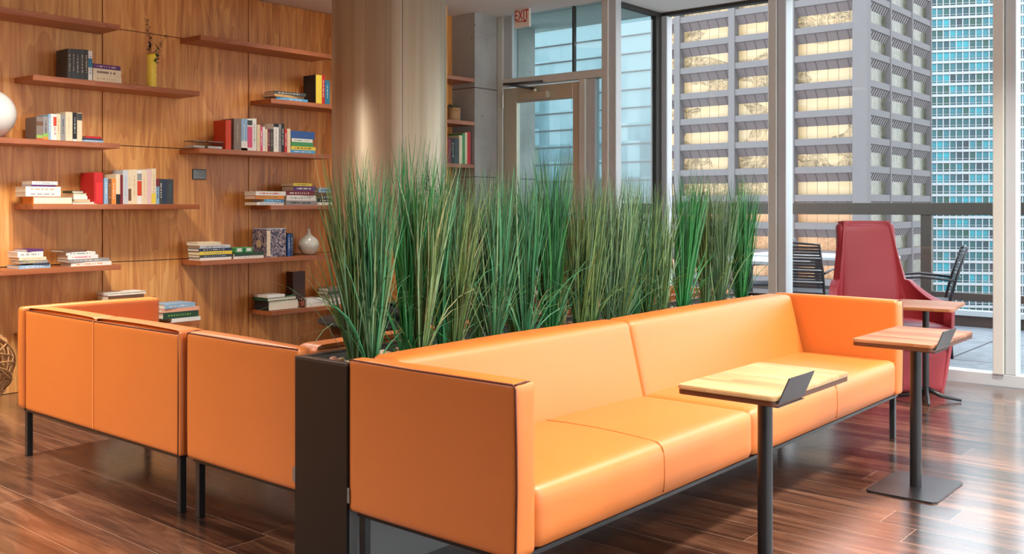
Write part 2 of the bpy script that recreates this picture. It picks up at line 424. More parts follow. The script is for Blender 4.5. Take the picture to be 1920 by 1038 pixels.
# glazed east wall, behind and to the right of the camera
w4 = struct(empty('window_4'))
EY = -.9
b = MB(); b.box(EX-.02, EX+.1, SY, EY-.06, 0, CEIL); struct(b.build('wall_right', M_PLAST))
mullion(w4, EX-.05, EX+.07, EY, WY, 0, .09, M_FRAME_W, 'sill'); mullion(w4, EX-.03, EX+.05, EY, WY, CEIL-.06, CEIL, M_FRAME_W, 'head')
k = EY
while k < WY: mullion(w4, EX-.06, EX+.06, k-.05, k+.05, .09, CEIL-.06, M_FRAME); k += 1.97
bb = MB(); bb.box(EX, EX+.012, EY+.02, WY-.1, .08, CEIL-.05); bb.build('glass_pane', M_GLASS, w4)

# ---------------- exit sign
def text_mesh(name, body, size, m, parent, loc, rot, extr=.001, align='CENTER'):
    cu = bpy.data.curves.new(name, 'FONT'); cu.body = body; cu.size = size; cu.extrude = extr
    cu.align_x = align; cu.align_y = 'CENTER'
    tmp = bpy.data.objects.new(name+'_t', cu); col.objects.link(tmp)
    dg = bpy.context.evaluated_depsgraph_get(); dg.update()
    me = bpy.data.meshes.new_from_object(tmp.evaluated_get(dg)); bpy.data.objects.remove(tmp)
    o = bpy.data.objects.new(name, me); col.objects.link(o); me.materials.clear(); me.materials.append(m)
    o.location = loc; o.rotation_euler = rot; o.parent = parent; return o
YS = 6.45
ex0, ex1 = XY(966, YS), XY(994, YS)
es = tag(empty('exit_sign', ((ex0+ex1)/2, YS, CEIL)), 'white EXIT sign with red letters hanging above the glass door', 'sign')
zt = -.005; zb = -.135; wx = ex1-ex0
# the sign hangs from the ceiling
b = MB(); b.box(-wx/2, wx/2, -.012, .012, -.155, .0, .003, 1); b.build('panel', mat('sign_white', (236, 228, 214), .5), es)
M_SR = mat('sign_red', (196, 50, 40), .5)
text_mesh('lettering', 'EXIT', .125, M_SR, es, (0, -.0135, -.055), (R(90), 0, 0)).scale = (.62, 1, 1)
b = MB(); b.box(-.06, .045, -.0145, -.0125, -.108, -.100)
b.prism([(.03, -.014), (.03, .014), (.062, 0)], -.0145, -.0125, M=Matrix.Translation((0, -.0, -.104)) @ Matrix.Rotation(R(90), 4, 'X') @ Matrix.Translation((0, 0, .027)))
b.build('arrow', M_SR, es)

# ---------------- unseen ceiling lights, added to fill the room and wash the wood wall
LAMP_W = 22
def emis(name, rgb, st):
    m = bpy.data.materials.new(name); m.use_nodes = True; nt = m.node_tree; nt.nodes.clear()
    o = nt.nodes.new('ShaderNodeOutputMaterial'); e = nt.nodes.new('ShaderNodeEmission')
    e.inputs[0].default_value = tuple(rgb)+(1,); e.inputs[1].default_value = st; nt.links.new(e.outputs[0], o.inputs[0]); return m
M_LAMP = emis('fill_lamp_diffuser', (1, .92, .82), 2.0)
LD = bpy.data.lights.new('fill_downlight', 'AREA'); LD.shape = 'DISK'; LD.size = .4; LD.energy = LAMP_W; LD.color = (1, .94, .86); LD.spread = R(125)
LW_ = LD.copy(); LW_.energy = 72; LS_ = LD.copy(); LS_.energy = 11
lamp0 = None
for i, (x, y) in enumerate([(-5.2, -.9), (-5.3, .9), (-5.2, 2.6), (-5.9, 4.95), (-3.6, -.2), (-1.0, 2.4), (-1.0, 4.2), (-1.0, 6.0), (1.4, 2.4), (1.4, 4.2), (1.4, 6.0)]):
    if lamp0 is None:
        o = empty('ceiling_fill_light', (0, 0, 0))
        b = MB(); b.lathe([(.22, 0), (.24, -.004), (.25, -.012), (.25, 0)], n=32); b.build('trim_ring', M_FRAME_W, o)
        b = MB(); b.prism([(.22*math.cos(2*math.pi*q/24), .22*math.sin(2*math.pi*q/24)) for q in range(24)], -.006, -.001); b.build('diffuser', M_LAMP, o)
        lo_ = bpy.data.objects.new('fill_downlight', LD); col.objects.link(lo_); lo_.parent = o; lo_.location = (0, 0, -.02)
        lamp0 = o
    else: o = copy_tree(lamp0)
    if x < -4.5:
        for ch in children(o):
            if ch.type == 'LIGHT': ch.data = LW_ if y < 4 else LS_
    o.location = (x, y, CEIL)
    tag(o, 'added round ceiling fill light, out of view above the lounge', 'light', 'added ceiling fill lights')

# ------------------------------------------------------------------ shelves
SH_T = .036
shelves = {
 'S1': (2.197, 3.417, 2.513, 'empty walnut shelf at top left'),
 'S2': (2.824, 4.044, 2.106, 'walnut shelf carrying the yellow vase'),
 'S3': (2.197, 3.417, 1.686, 'walnut shelf carrying the white globe vase'),
 'S4': (2.824, 4.044, 1.263, 'walnut shelf at eye level holding the red box file'),
 'S5': (2.197, 3.427, .842, 'walnut shelf with two book stacks, left above the two-seat sofa'),
 'S6': (2.824, 4.044, .400, 'low walnut shelf half hidden behind the two-seat sofa'),
 'R1': (4.050, 5.300, 2.529, 'empty walnut shelf at upper right, left of steel column'),
 'R2': (4.679, 5.895, 2.106, 'short walnut shelf below the empty right one, near steel column'),
 'R3': (4.040, 5.290, 1.683, 'walnut shelf holding the bright orange-red book'),
 'R4': (4.679, 5.895, 1.257, 'walnut shelf with three colourful flat stacks beside the column'),
 'R5': (4.055, 5.300, .840, 'walnut shelf carrying the pale teardrop vase'),
 'R6': (4.679, 5.895, .412, 'lowest right walnut shelf, behind the round fire table'),
}
for k, (y0, y1, zt, lab) in shelves.items():
    b = MB(); b.box(WX+.001, FX, y0, y1, zt-SH_T, zt, .0015, 1)
    o = b.build('wall_shelf', M_SHELF, loc=(FX, y0, zt)); tag(o, lab, 'shelf', 'floating walnut shelves')
NZ = [2.362, 1.985, 1.613]
for z, lab in zip(NZ, ('empty top shelf in the niche beside the concrete pier', 'niche shelf beside the pier holding the wicker pot', 'niche shelf beside the pier holding a row of books')):
    b = MB(); b.box(-5.989, -5.722, 5.932, 6.272, z-.034, z, .0015, 1); tag(b.build('wall_shelf', M_SHELF, loc=(-5.722, 5.932, z)), lab, 'shelf', 'niche shelves')

# ------------------------------------------------------------------ books
COL = {'white': (232, 230, 222), 'cream': (228, 212, 178), 'beige': (206, 184, 144), 'tan': (196, 156, 104), 'charcoal': (62, 66, 66), 'black': (30, 30, 32),
       'navy': (42, 56, 84), 'purple': (92, 44, 104), 'red': (196, 34, 36), 'dark red': (122, 30, 40), 'orange': (232, 140, 56), 'orange-red': (208, 66, 36),
       'yellow': (232, 206, 70), 'green': (70, 150, 88), 'dark green': (40, 74, 54), 'lime': (140, 186, 84), 'light blue': (142, 178, 206), 'blue': (46, 88, 150),
       'teal': (38, 120, 150), 'grey': (146, 144, 142), 'pale grey': (198, 202, 206), 'brown': (112, 76, 56), 'dark brown': (72, 42, 34), 'pink': (214, 84, 122), 'pale pink': (226, 190, 190),
       'peach': (232, 170, 140), 'grey-brown': (132, 118, 108), 'sky blue': (70, 160, 210)}
def cm(c): return mat('cover_'+c.replace(' ', '_').replace('-', '_'), COL[c], .5, noise=.06, nscale=30)
ORD = ['first', 'second', 'third', 'fourth', 'fifth', 'sixth', 'seventh', 'eighth', 'ninth', 'tenth', 'eleventh', 'twelfth', 'thirteenth', 'fourteenth', 'fifteenth', 'sixteenth', 'seventeenth']
def upright(y0, y1, zb, h, xf, dep, cov, tcol, label, group, lean=0, band=None):
    """upright book, spine to +X"""
    t = y1-y0-.0006; r = empty('book', (xf, y0+.0003, zb)); tag(r, label, 'book', group)
    r.rotation_euler = (R(lean), 0, 0)
    c = .0025 if t > .012 else .0015
    b = MB(); b.box(-c, 0, 0, t, 0, h, .0008, 1); b.box(-dep, -c, 0, c, 0, h); b.box(-dep, -c, t-c, t, 0, h)
    cv = b.build('cover', cm(cov), r)
    b = MB(); b.box(-dep+.004, -c, c, t-c, .003, h-.003); b.build('pages', M_PAPER, r)
    b = MB(); rnd = random.Random(label); z = h*.82; lw = min(t*.32, .007)
    if tcol:
        while z > h*.25:
            s_ = rnd.uniform(.003, .007); b.box(.0001, .0006, t/2-lw/2, t/2+lw/2, z-s_, z)
            z -= s_+rnd.choice([.002, .002, .009])
        b.build('spine_title', cm(tcol), cv)
    if band:
        for bc, f0, f1 in band:
            bb = MB(); bb.box(.0001, .0008, .0005, t-.0005, h*f0, h*f1); bb.build('spine_band', cm(bc), cv)
    return r
def flat(y0, y1, z0, z1, xf, dep, cov, tcol, label, group, rz=0, pages_front=False):
    t = z1-z0-.0005; w = y1-y0; r = empty('book', (xf-dep/2, (y0+y1)/2, z0+.0002)); r.rotation_euler = (0, 0, R(rz)); tag(r, label, 'book', group)
    c = min(.0025, t*.2); d = dep/2
    b = MB(); b.box(-d, d, -w/2, w/2, 0, c); b.box(-d, d, -w/2, w/2, t-c, t)
    if pages_front: b.box(-d, d, -w/2, -w/2+c, c, t-c)
    else: b.box(d-c, d, -w/2, w/2, c, t-c)
    cv = b.build('cover', cm(cov), r)
    b = MB()
    if pages_front: b.box(-d+.003, d-.003, -w/2+c, w/2-.003, c, t-c)
    else: b.box(-d+.003, d-c, -w/2+.003, w/2-.003, c, t-c)
    b.build('pages', M_PAPER, r)
    if tcol and not pages_front and t > .012:
        b = MB(); rnd = random.Random(label); y = -w*.36; lh = t*.3
        while y < w*.3:
            s_ = rnd.uniform(.003, .006); b.box(d+.0001, d+.0007, y, y+s_, t/2-lh/2, t/2+lh/2)
            y += s_+rnd.choice([.002, .002, .012])
        b.build('spine_title', cm(tcol), cv)
    return r
def row(items, key, vb, group, place, X=FX-.03, dep=.165):
    zb = shelves[key][2] if key in shelves else NZ[2]
    n = len(items); prev = None
    for i, it in enumerate(items):
        u0, u1, vt, cov, tcol = it[:5]; band = it[5] if len(it) > 5 else None
        y0, y1 = YX(u0, X), YX(u1, X)
        if prev is not None: y0 = max(y0, prev)
        prev = y1
        um = (u0+u1)/2
        h = ZX(um, vt, X)-ZX(um, vb(um), X)
        lab = f'{cov} book, {ORD[i]} from left in the upright row {place}'
        upright(y0, y1, zb, h, X, dep, cov, tcol, lab, group, band=band)
def stack(items, key, group, place, X=FX-.03, dep=.16, zbase=None):
    """items bottom-up: (u0,u1,px thickness,cover,title[,rot,pages_front])"""
    z = shelves[key][2] if zbase is None else zbase
    for i, it in enumerate(items):
        u0, u1, th, cov, tcol = it[:5]; rz = it[5] if len(it) > 5 else 0; pf = it[6] if len(it) > 6 else False
        y0, y1 = YX(u0, X), YX(u1, X); um = (u0+u1)/2
        h = th*(-X)/(-ray(um)[0])
        pos = 'bottom' if i == 0 else ('top' if i == len(items)-1 else ORD[i]+' from bottom')
        lab = f'{cov} book {pos} of the {place}'
        flat(y0, y1, z, z+h, X, dep, cov, tcol, lab, group, rz, pf); z += h
    return z
Z1 = lambda x: x/3.46
L = lambda a, b, c=0: (lambda u: a+(u-c)*b)
# S2: charcoal set and short stack
row([(126.6, 134.5, 89.5, 'charcoal', 'beige'), (134.5, 141.8, 89.8, 'charcoal', 'beige'), (141.8, 150, 90.3, 'charcoal', 'beige'), (150, 158.5, 90.8, 'charcoal', 'beige'), (158.5, 165.6, 91.2, 'charcoal', 'beige'),
     (165.6, 173, 93.5, 'white', 'teal', [('teal', .45, .75)])], 'S2', lambda u: 145+(u-126)*.1, 'books beside the yellow vase', 'left of the yellow vase')
stack([(174.5, 228, 11.5, 'cream', 'tan'), (174.5, 227, 13, 'cream', 'dark brown'), (175, 226, 8.5, 'purple', 'pale pink')], 'S2', 'flat books near yellow vase', 'short stack nearest the yellow vase')
# S3
f = 1/3.46
row([(z0*f, z1*f, vt*f, c, t, bd) for z0, z1, vt, c, t, bd in [
    (236, 280, 757, 'grey-brown', None, [('lime', .07, .2), ('orange-red', .0, .06), ('brown', .62, .8)]), (280, 315, 755, 'grey', 'black', [('lime', .14, .28), ('orange', .0, .13)]), (315, 331, 740, 'light blue', 'white', None),
    (331, 346, 737, 'white', None, None), (346, 367, 740, 'white', 'red', [('orange-red', .55, .9)]), (367, 393, 738, 'cream', 'tan', None), (393, 425, 742, 'grey', 'navy', None),
    (425, 471, 726, 'cream', 'beige', None), (471, 500, 730, 'black', 'white', [('white', .0, .08)]), (500, 533, 732, 'cream', None, [('charcoal', .74, .98)])]],
    'S3', lambda u: 261+(u-68)*.055, 'upright books by the globe vase', 'right of the globe vase')
stack([(155, 194, 4.2, 'light blue', 'white'), (158, 193, 3.2, 'navy', None), (161, 190, 4, 'red', None)], 'S3', 'thin flat books by the globe vase row', 'thin stack at end of the globe vase shelf')
# S4
stack([(62.5, 136, 14, 'orange', None, 0, True), (48, 114, 9, 'white', 'grey'), (48, 114, 9.5, 'white', 'tan'), (59, 104, 3.6, 'purple', None), (60, 108, 6.4, 'white', 'grey')], 'S4', 'flat books left on eye-level shelf', 'taller stack on the eye-level left shelf')
stack([(137, 181, 4, 'white', None, 0, True), (138, 168, 5, 'beige', None, 3), (138, 164, 6, 'white', None), (138, 163, 5.5, 'cream', None, 0, True), (137, 158, 4.5, 'dark green', None, -4, True)], 'S4', 'flat books mid eye-level shelf', 'lower stack beside the red box file')
Xr = FX-.03
rb = tag(empty('box_file', (Xr, YX(176.5, Xr), shelves['S4'][2])), 'tall red box file standing between books on eye-level left shelf', 'box file')
b = MB(); w = YX(193.5, Xr)-YX(176.5, Xr); hb = (349-133)*f*.0035
b.box(-.2, 0, 0, w, 0, hb, .003); b.build('case', cm('red'), rb)
b = MB(); b.box(.0001, .001, w*.22, w*.9, .01, hb*.68, 0); b.build('front_label', mat('label_bright_red', (222, 44, 40), .4), rb)
row([(z0*f, z1*f, 280+vt*f, c, t, bd) for z0, z1, vt, c, t, bd in [
    (676, 701, 182, 'light blue', 'white', None), (701, 724, 188, 'brown', 'orange', None), (724, 752, 186, 'orange', 'white', None), (752, 780, 156, 'cream', None, [('black', .0, .33)]), (780, 798, 162, 'dark red', None, None),
    (798, 832, 130, 'pale grey', 'light blue', None), (832, 852, 130, 'cream', 'beige', [('brown', .1, .45)]), (852, 890, 126, 'cream', 'tan', None), (890, 920, 130, 'white', None, [('orange-red', .25, .68), ('grey', .7, .9)]),
    (920, 955, 128, 'cream', 'peach', None), (955, 982, 124, 'pale pink', None, None), (982, 1012, 120, 'cream', 'tan', [('yellow', .02, .3)]), (1012, 1034, 186, 'light blue', 'navy', [('dark red', .7, 1.0)]),
    (1034, 1056, 186, 'charcoal', 'white', None), (1056, 1081, 190, 'navy', None, None), (1081, 1126, 188, 'charcoal', 'teal', None)]],
    'S4', lambda u: 381.5, 'upright books on the eye-level shelf', 'right of the red box file')
# S5
stack([(33, 94, 6.2, 'light blue', 'white', 4), (62, 93, 3.2, 'navy', None), (38, 90, 6, 'grey', 'yellow', -3), (36, 87, 5.8, 'cream', 'peach'), (33, 81, 10.5, 'white', 'grey'), (48, 80, 4.5, 'purple', None, 6)], 'S5', 'flat books on left low shelf', 'left stack on shelf above two-seat sofa')
stack([(133, 209, 7.2, 'white', 'orange'), (127, 205, 6, 'grey', 'white', 3), (127, 184, 7.5, 'white', 'pink'), (124, 179, 6, 'white', 'teal'), (116, 162, 4.5, 'brown', None, 5)], 'S5', 'flat books right on left low shelf', 'right stack on shelf above two-seat sofa')
# S6
zt = stack([(196, 268, 12, 'navy', 'white'), (198, 272, 12, 'cream', 'grey'), (196, 270, 14, 'dark green', None), (200, 272, 12, 'tan', None), (203, 270, 10, 'brown', None), (203, 274, 5, 'white', None, 0, True)], 'S6', 'books just showing over the sofa', 'tall stack peeping over the two-seat sofa')
stack([(322, 376, 7.5, 'white', None), (306, 372, 12, 'dark green', 'lime', 0), (305, 374, 7, 'peach', None, -2), (308, 366, 8, 'light blue', 'white', 2)], 'S6', 'books right of the two-seat sofa arm', 'short stack right of the two-seat sofa arm', dep=.2, X=FX+.0)
# R2
stack([(518, 577, 5.5, 'sky blue', 'white'), (512, 571, 5, 'tan', None, 4), (517, 573, 6, 'charcoal', 'white', -5)], 'R2', 'flat books on upper right shelf', 'stack on the upper right shelf')
row([(592, 603.5, 137, 'black', None, [('yellow', 0, 1)]), (603.5, 609, 136, 'red', 'white'), (609.5, 618.5, 145.5, 'teal', 'white')], 'R2', lambda u: 191, 'upright books beside the column', 'on the upper right shelf')
# R3
for i, (z0, z1, lab) in enumerate([(150, 240, 'left clear acrylic case on the shelf with the orange-red book'), (244, 352, 'right clear acrylic case, touching the orange-red book')]):
    y0, y1 = YX(320+z0*f, Xr), YX(320+z1*f, Xr)
    o = tag(empty('acrylic_case', (Xr-.08, (y0+y1)/2, shelves['R3'][2])), lab, 'case', 'clear acrylic cases'); w = (y1-y0)/2-.002
    b = MB(); b.box(-.07, .07, -w, w, 0, .062, .003, 1); b.build('shell', M_CLEAR, o)
    b = MB(); b.box(-.06, .06, -w+.008, w-.008, .004, .022, .002, 1); b.build('tray', mat('case_silver', (186, 178, 176), .3, .4), o)
    b = MB(); b.box(-.066, .066, -w+.004, w-.004, .052, .058); b.build('lid', mat('case_rose', (150, 112, 104), .3, .2), o)
row([(320+z0*f, 320+z1*f, 40+vt*f, c, t, bd) for z0, z1, vt, c, t, bd in [
    (357, 393, 640, 'orange-red', None, None), (410, 458, 632, 'grey-brown', 'beige', None), (458, 498, 634, 'light blue', 'white', [('white', .0, .3), ('pink', .0, .08)]), (498, 530, 634, 'white', 'pink', [('pink', .1, .75), ('charcoal', .8, .95)]), (530, 557, 634, 'white', 'black', None),
    (560, 581, 674, 'cream', 'yellow', None), (581, 597, 686, 'pink', 'white', None), (597, 613, 690, 'white', 'light blue', None), (613, 629, 704, 'cream', None, None), (629, 645, 704, 'dark red', 'white', None), (645, 668, 704, 'charcoal', 'beige', None), (668, 701, 670, 'white', 'grey', [('black', .88, 1.0)]),
    (701, 718, 672, 'grey', 'black', None), (718, 738, 670, 'black', 'white', None), (738, 756, 706, 'red', 'white', None), (756, 778, 704, 'cream', None, None)]],
    'R3', lambda u: 40+(830+(u-420)*.25)*f, 'upright books beside the orange-red one', 'led by the orange-red book')
stack([(545, 591, 6.5, 'sky blue', 'white'), (546, 592, 6.5, 'yellow', 'black'), (546, 587, 8, 'green', None), (547, 586, 6.5, 'white', 'green'), (545, 590, 14, 'blue', None)], 'R3', 'colourful flat books at the row end', 'stack ending the orange-red row')
# R4
g = 1/3.244
stack([(320+z0*g, 320+z1*g, th*g, c, t, rz) for z0, z1, th, c, t, rz in [(520, 690, 18, 'white', 'blue', 2), (572, 690, 18, 'sky blue', 'white', 0), (520, 690, 22, 'orange', 'green', -3), (518, 700, 26, 'white', 'red', 0)]], 'R4', 'left flat books on the eye-level right shelf', 'left stack on the three-stack shelf')
stack([(320+z0*g, 320+z1*g, th*g, c, t, rz) for z0, z1, th, c, t, rz in [(702, 888, 27, 'grey', 'black', 0), (702, 885, 33, 'white', 'grey', 2), (704, 872, 26, 'dark red', 'white', -2), (748, 882, 30, 'purple', 'white', 0), (742, 860, 17, 'yellow', 'navy', 3)]], 'R4', 'middle flat books on the eye-level right shelf', 'middle stack on the three-stack shelf')
stack([(320+z0*g, 320+z1*g, th*g, c, t, rz) for z0, z1, th, c, t, rz in [(892, 1010, 18, 'white', None, 0), (892, 1010, 20, 'black', 'white', 0), (900, 1010, 22, 'charcoal', 'white', 2), (895, 1000, 17, 'brown', None, 0), (900, 1010, 28, 'light blue', 'navy', 0)]], 'R4', 'right flat books on the eye-level right shelf', 'right stack on the three-stack shelf')
# R5
stack([(320+z0*g, 320+z1*g, th*g, c, t, rz) for z0, z1, th, c, t, rz in [(180, 370, 16, 'white', None, 0), (176, 372, 17, 'charcoal', 'light blue', 0), (175, 374, 21, 'yellow', 'grey', 0), (172, 370, 18, 'navy', 'white', 0), (176, 364, 18, 'pale grey', 'black', 2), (165, 305, 20, 'cream', None, 0)]], 'R5', 'flat books left on the teardrop vase shelf', 'leftmost stack on the teardrop vase shelf')
zt = stack([(320+z0*g, 320+z1*g, th*g, c, t, rz) for z0, z1, th, c, t, rz in [(385, 566, 16, 'white', 'grey', 0), (388, 568, 18, 'dark green', None, 1)]], 'R5', 'low books under the green boxes', 'low stack below the green boxes')
for i, (z0, z1, lab) in enumerate([(398, 450, 'left small green box with a white square on low stack'), (456, 506, 'right small green box with a white square on low stack')]):
    y0, y1 = YX(320+z0*g, Xr), YX(320+z1*g, Xr); o = tag(empty('small_box', (Xr-.06, (y0+y1)/2, zt+.0005)), lab, 'box', 'small green boxes'); w = (y1-y0)/2-.001
    b = MB(); b.box(-.05, .05, -w, w, 0, .042, .003, 1); b.build('carton', cm('green'), o)
    b = MB(); b.box(.0501, .0508, -w*.6, w*.5, .012, .036); b.build('square_label', cm('white'), o)
def marble_mat():
    n = NT('marbled_paper'); f_ = n.noise(n.P, 11.0, 6, 3.0)
    n.L(n.ramp(f_, [(.35, (52, 48, 72)), (.47, (120, 112, 128)), (.5, (216, 196, 184)), (.55, (92, 88, 116)), (.68, (40, 40, 60))]), n.b.inputs['Base Color']); return n.m
M_MARB = marble_mat()
y0, y1 = YX(320+582*g, Xr), YX(320+702*g, Xr)
o = tag(empty('album_box', (Xr, y0, shelves['R5'][2])), 'large marbled-paper album box standing left of blue books', 'box'); w = y1-y0; hh = (590-405)*g*.00352*1.12
b = MB(); b.box(-.19, 0, 0, w, 0, hh, .002, 1); b.build('case', M_MARB, o)
b = MB(); b.box(.0002, .0012, .004, w*.2, 0.01, hh-.012); b.build('spine_strip', cm('cream'), o)
b = MB(); b.box(-.188, -.002, .002, w-.002, hh, hh+.006); b.build('lid', cm('pale grey'), o)
b = MB(); b.box(-.13, -.07, -.0012, -.0002, hh*.35, hh*.6); b.build('name_label', cm('beige'), o)
row([(539.5, 544.6, 437, 'blue', 'white'), (544.8, 549.8, 436, 'navy', 'light blue')], 'R5', lambda u: 479, 'blue books by the teardrop vase', 'left of the teardrop vase')
# R6
zt = stack([(320+595*g, 320+776*g, 58*g, 'black', None, 0, True), (320+585*g, 320+765*g, 20*g, 'dark green', None, 2, True), (320+590*g, 320+695*g, 16*g, 'white', None, 0)], 'R6', 'heavy books on lowest right shelf', 'stack on the lowest right shelf', dep=.19)
y0 = YX(562, Xr); zR = shelves['R6'][2]
upright(YX(548, FX-.16)-.0, YX(571, FX-.16), zR, .29, FX-.1505, .09, 'dark brown', None, 'tall dark brown book standing at the back of lowest right shelf', 'tall books lowest shelf')
o = tag(empty('bottle', (FX-.06, YX(566, FX-.06), zR)), 'small dark amber bottle in front of the tall brown book', 'bottle')
b = MB(); b.lathe([(0, 0), (.021, 0), (.023, .004), (.023, .062), (.012, .078), (.010, .082), (.010, .090), (0, .090)], n=24); b.build('body', mat('amber_glass', (60, 26, 16), .1, coat=.6), o)
b = MB(); b.lathe([(0, .090), (.0125, .090), (.0125, .106), (0, .106)], n=24); b.build('cap', M_BLACK, o)
b = MB(); b.lathe([(.0234, .015), (.0236, .016), (.0236, .052), (.0234, .053)], n=24); b.build('label', mat('bottle_label', (140, 70, 50), .5), o)
stack([(575, 614, 8, 'white', None, 3), (577, 606, 7, 'white', None, -4)], 'R6', 'white pamphlets on the lowest right shelf', 'white pair right of the amber bottle', dep=.15)
stack([(619, 655, 12, 'white', 'grey', 0), (621, 656, 7, 'grey', None, 2), (616, 652, 6, 'charcoal', None, -3), (617, 652, 6, 'grey-brown', None, 0)], 'R6', 'flat books at the grass edge', 'stack beside the grass on lowest shelf', dep=.15)
# niche row
h_ = 1/2.884
XN = -5.722-.02
row([(838, 846, 254, 'dark red', None), (846, 853, 253, 'black', 'white'), (853, 861, 253, 'charcoal', None), (861, 867, 247, 'cream', None), (867, 872, 243, 'green', None), (872, 876.2, 241, 'cream', None), (876.2, 882.4, 240, 'red', None)], 'N', lambda u: 300.5, 'books in the concrete niche', 'in the pier niche', X=XN, dep=.16)

# ------------------------------------------------------------------ vases and ornaments
zs2 = shelves['S2'][2]; xv = FX-.07
o = tag(empty('vase', (xv, YX(284, xv), zs2)), 'tall ribbed yellow cylinder vase holding dark twigs', 'vase')
b = MB(); n_ = 64
b.lathe([(0, 0), (.031, 0), (.0325, .004), (.0325, .236), (.0318, .239), (.0285, .239), (.0285, .02), (0, .02)], n=48)
b.build('body', M_YEL, o)
b = MB()
for q in range(14):
    zz = .012+q*.0162
    for a in range(18):
        t_ = 2*math.pi*(a+.5*(q % 2))/18; b.box(-.003, .003, -.0028, .0028, -.004, .004, .0015, 1, M=Matrix.Translation((.0325*math.cos(t_), .0325*math.sin(t_), zz)) @ Matrix.Rotation(t_, 4, 'Z'))
b.build('raised_dots', mat('vase_dots', (250, 234, 150), .35), o)
tw = tag(empty('dried_stems', (xv, YX(284, xv), zs2+.022)), 'dark leafy dried stems standing in the yellow vase', 'dried plant')
M_DKLEAF = mat('dark_leaf', (44, 40, 46), .6, noise=.3); M_GLEAF = mat('green_leaf', (76, 104, 52), .6, noise=.3)
for (dx, dy, hh, mm, nl) in [(0, -.035, .47, M_DKLEAF, 34), (0, -.01, .36, M_DKLEAF, 26), (0, .11, .37, M_DKLEAF, 18), (0, .05, .30, M_GLEAF, 24), (.03, .03, .26, M_GLEAF, 16)]:
    b = MB(); pts = []
    for i in range(9):
        t = i/8; pts.append((dx*t+.004, dy*t**1.6, hh*t))
    b.tube(pts, [.0022*(1-.6*i/8) for i in range(9)], 5)
    rr = random.Random(str(dy))
    for i in range(nl):
        t = .42+.58*i/nl; k = t*8; i0 = min(7, int(k)); p = Vector(pts[i0]).lerp(Vector(pts[i0+1]), k-i0)
        a = rr.uniform(0, 6.28); l = rr.uniform(.028, .046)*(1.15-t*.5); up = rr.uniform(.2, .7)
        d = Vector((math.cos(a), math.sin(a), up)).normalized(); s_ = d.cross(Vector((0, 0, 1))).normalized()*l*.3
        b.quad([p, p+d*l*.5+s_, p+d*l, p+d*l*.5-s_]); 
    b.build('stem', mm, tw)
xg = FX-.13
o = tag(empty('globe_vase', (xg, YX(-20, xg), shelves['S3'][2])), 'white round ceramic globe vase cut by the left photo edge', 'vase')
b = MB(); prof = [(0, 0), (.05, 0)]
for i in range(1, 30):
    a = -math.pi/2+math.pi*i/30
    if math.cos(a)*.158 > .05 or a < 0: prof.append((max(.05, .158*math.cos(a)), .155+.158*math.sin(a)))
prof = sorted(set(prof), key=lambda p: p[1]); prof += [(.045, prof[-1][1]+.012), (.038, prof[-1][1]+.012), (.038, .25), (0, .25)]
b.lathe(prof, n=48); b.build('body', M_WHITE, o)
b = MB(); b.lathe([(.038, .312), (.047, .314), (.049, .320), (.045, .325), (.038, .323)], n=40); b.build('rim', M_WHITE, o)
xg = FX-.11
o = tag(empty('teardrop_vase', (xg, YX(579, xg), shelves['R5'][2])), 'pale glazed teardrop vase with narrow neck right of the blue books', 'vase')
b = MB(); b.lathe([(0, 0), (.034, 0), (.052, .010), (.072, .032), (.0845, .06), (.088, .085), (.083, .11), (.068, .134), (.046, .152), (.026, .168), (.015, .184), (.0115, .2), (.011, .212)], n=48); b.build('body', M_CELADON, o)
b = MB(); b.lathe([(.011, .211), (.0155, .214), (.0155, .219), (.0125, .221), (.007, .219), (.007, .19), (0, .19)], n=32); b.build('lip', M_CELADON, o)
xn = -5.84
o = tag(empty('basket_pot', (xn, YX(851, xn), NZ[1])), 'small wicker pot on the niche shelf beside the pier', 'pot')
b = MB(); b.lathe([(0, 0), (.045, 0), (.05, .004), (.054, .115), (.05, .118), (.047, .11), (.047, .10), (0, .10)], n=32); b.build('liner', mat('wicker_tan', (196, 154, 108), .7, noise=.3, bump=.8, nscale=70), o)
b = MB()
for q in range(9): b.tube([((.0525+.0004*q)*math.cos(a_*math.pi/12), (.0525+.0004*q)*math.sin(a_*math.pi/12), .008+q*.0128+.0016*(-1)**a_) for a_ in range(24)], .0045, 5, closed=True)
b.build('weave', mat('wicker_weave', (206, 166, 122), .7, noise=.25, nscale=50), o)
o2 = tag(empty('succulent', (xn, YX(851, xn), NZ[1]+.101)), 'little grey-green succulent in the wicker niche pot', 'plant')
b = MB(); rr = random.Random(3)
for i in range(40):
    a = rr.uniform(0, 6.28); e_ = rr.uniform(.3, 1.4); l = rr.uniform(.035, .07); d = Vector((math.cos(a)*math.cos(e_), math.sin(a)*math.cos(e_), math.sin(e_)))
    p = Vector((.015*math.cos(a), .015*math.sin(a), 0)); b.tube([p, p+d*l*.5, p+d*l], [.005, .0055, .001], 5)
b.build('leaves', mat('succulent', (96, 104, 78), .6, noise=.3), o2)
# wall plate
yp0, yp1 = YX(360, WX), YX(386, WX); zp0, zp1 = ZX(373, 336.5, WX), ZX(373, 317, WX)
o = tag(empty('wall_plate', (WX, (yp0+yp1)/2, (zp0+zp1)/2)), 'small grey plate with dark rim on the wood wall', 'wall plate'); w = (yp1-yp0)/2; h = (zp1-zp0)/2
b = MB(); b.box(.0005, .008, -w, w, -h, h, .002, 1); b.build('rim', mat('plate_rim', (52, 60, 62), .4), o)
b = MB(); b.box(.008, .010, -w+.006, w-.006, -h+.006, h-.006, 0); b.build('face', mat('plate_face', (132, 142, 146), .35, noise=.25, nscale=60), o)
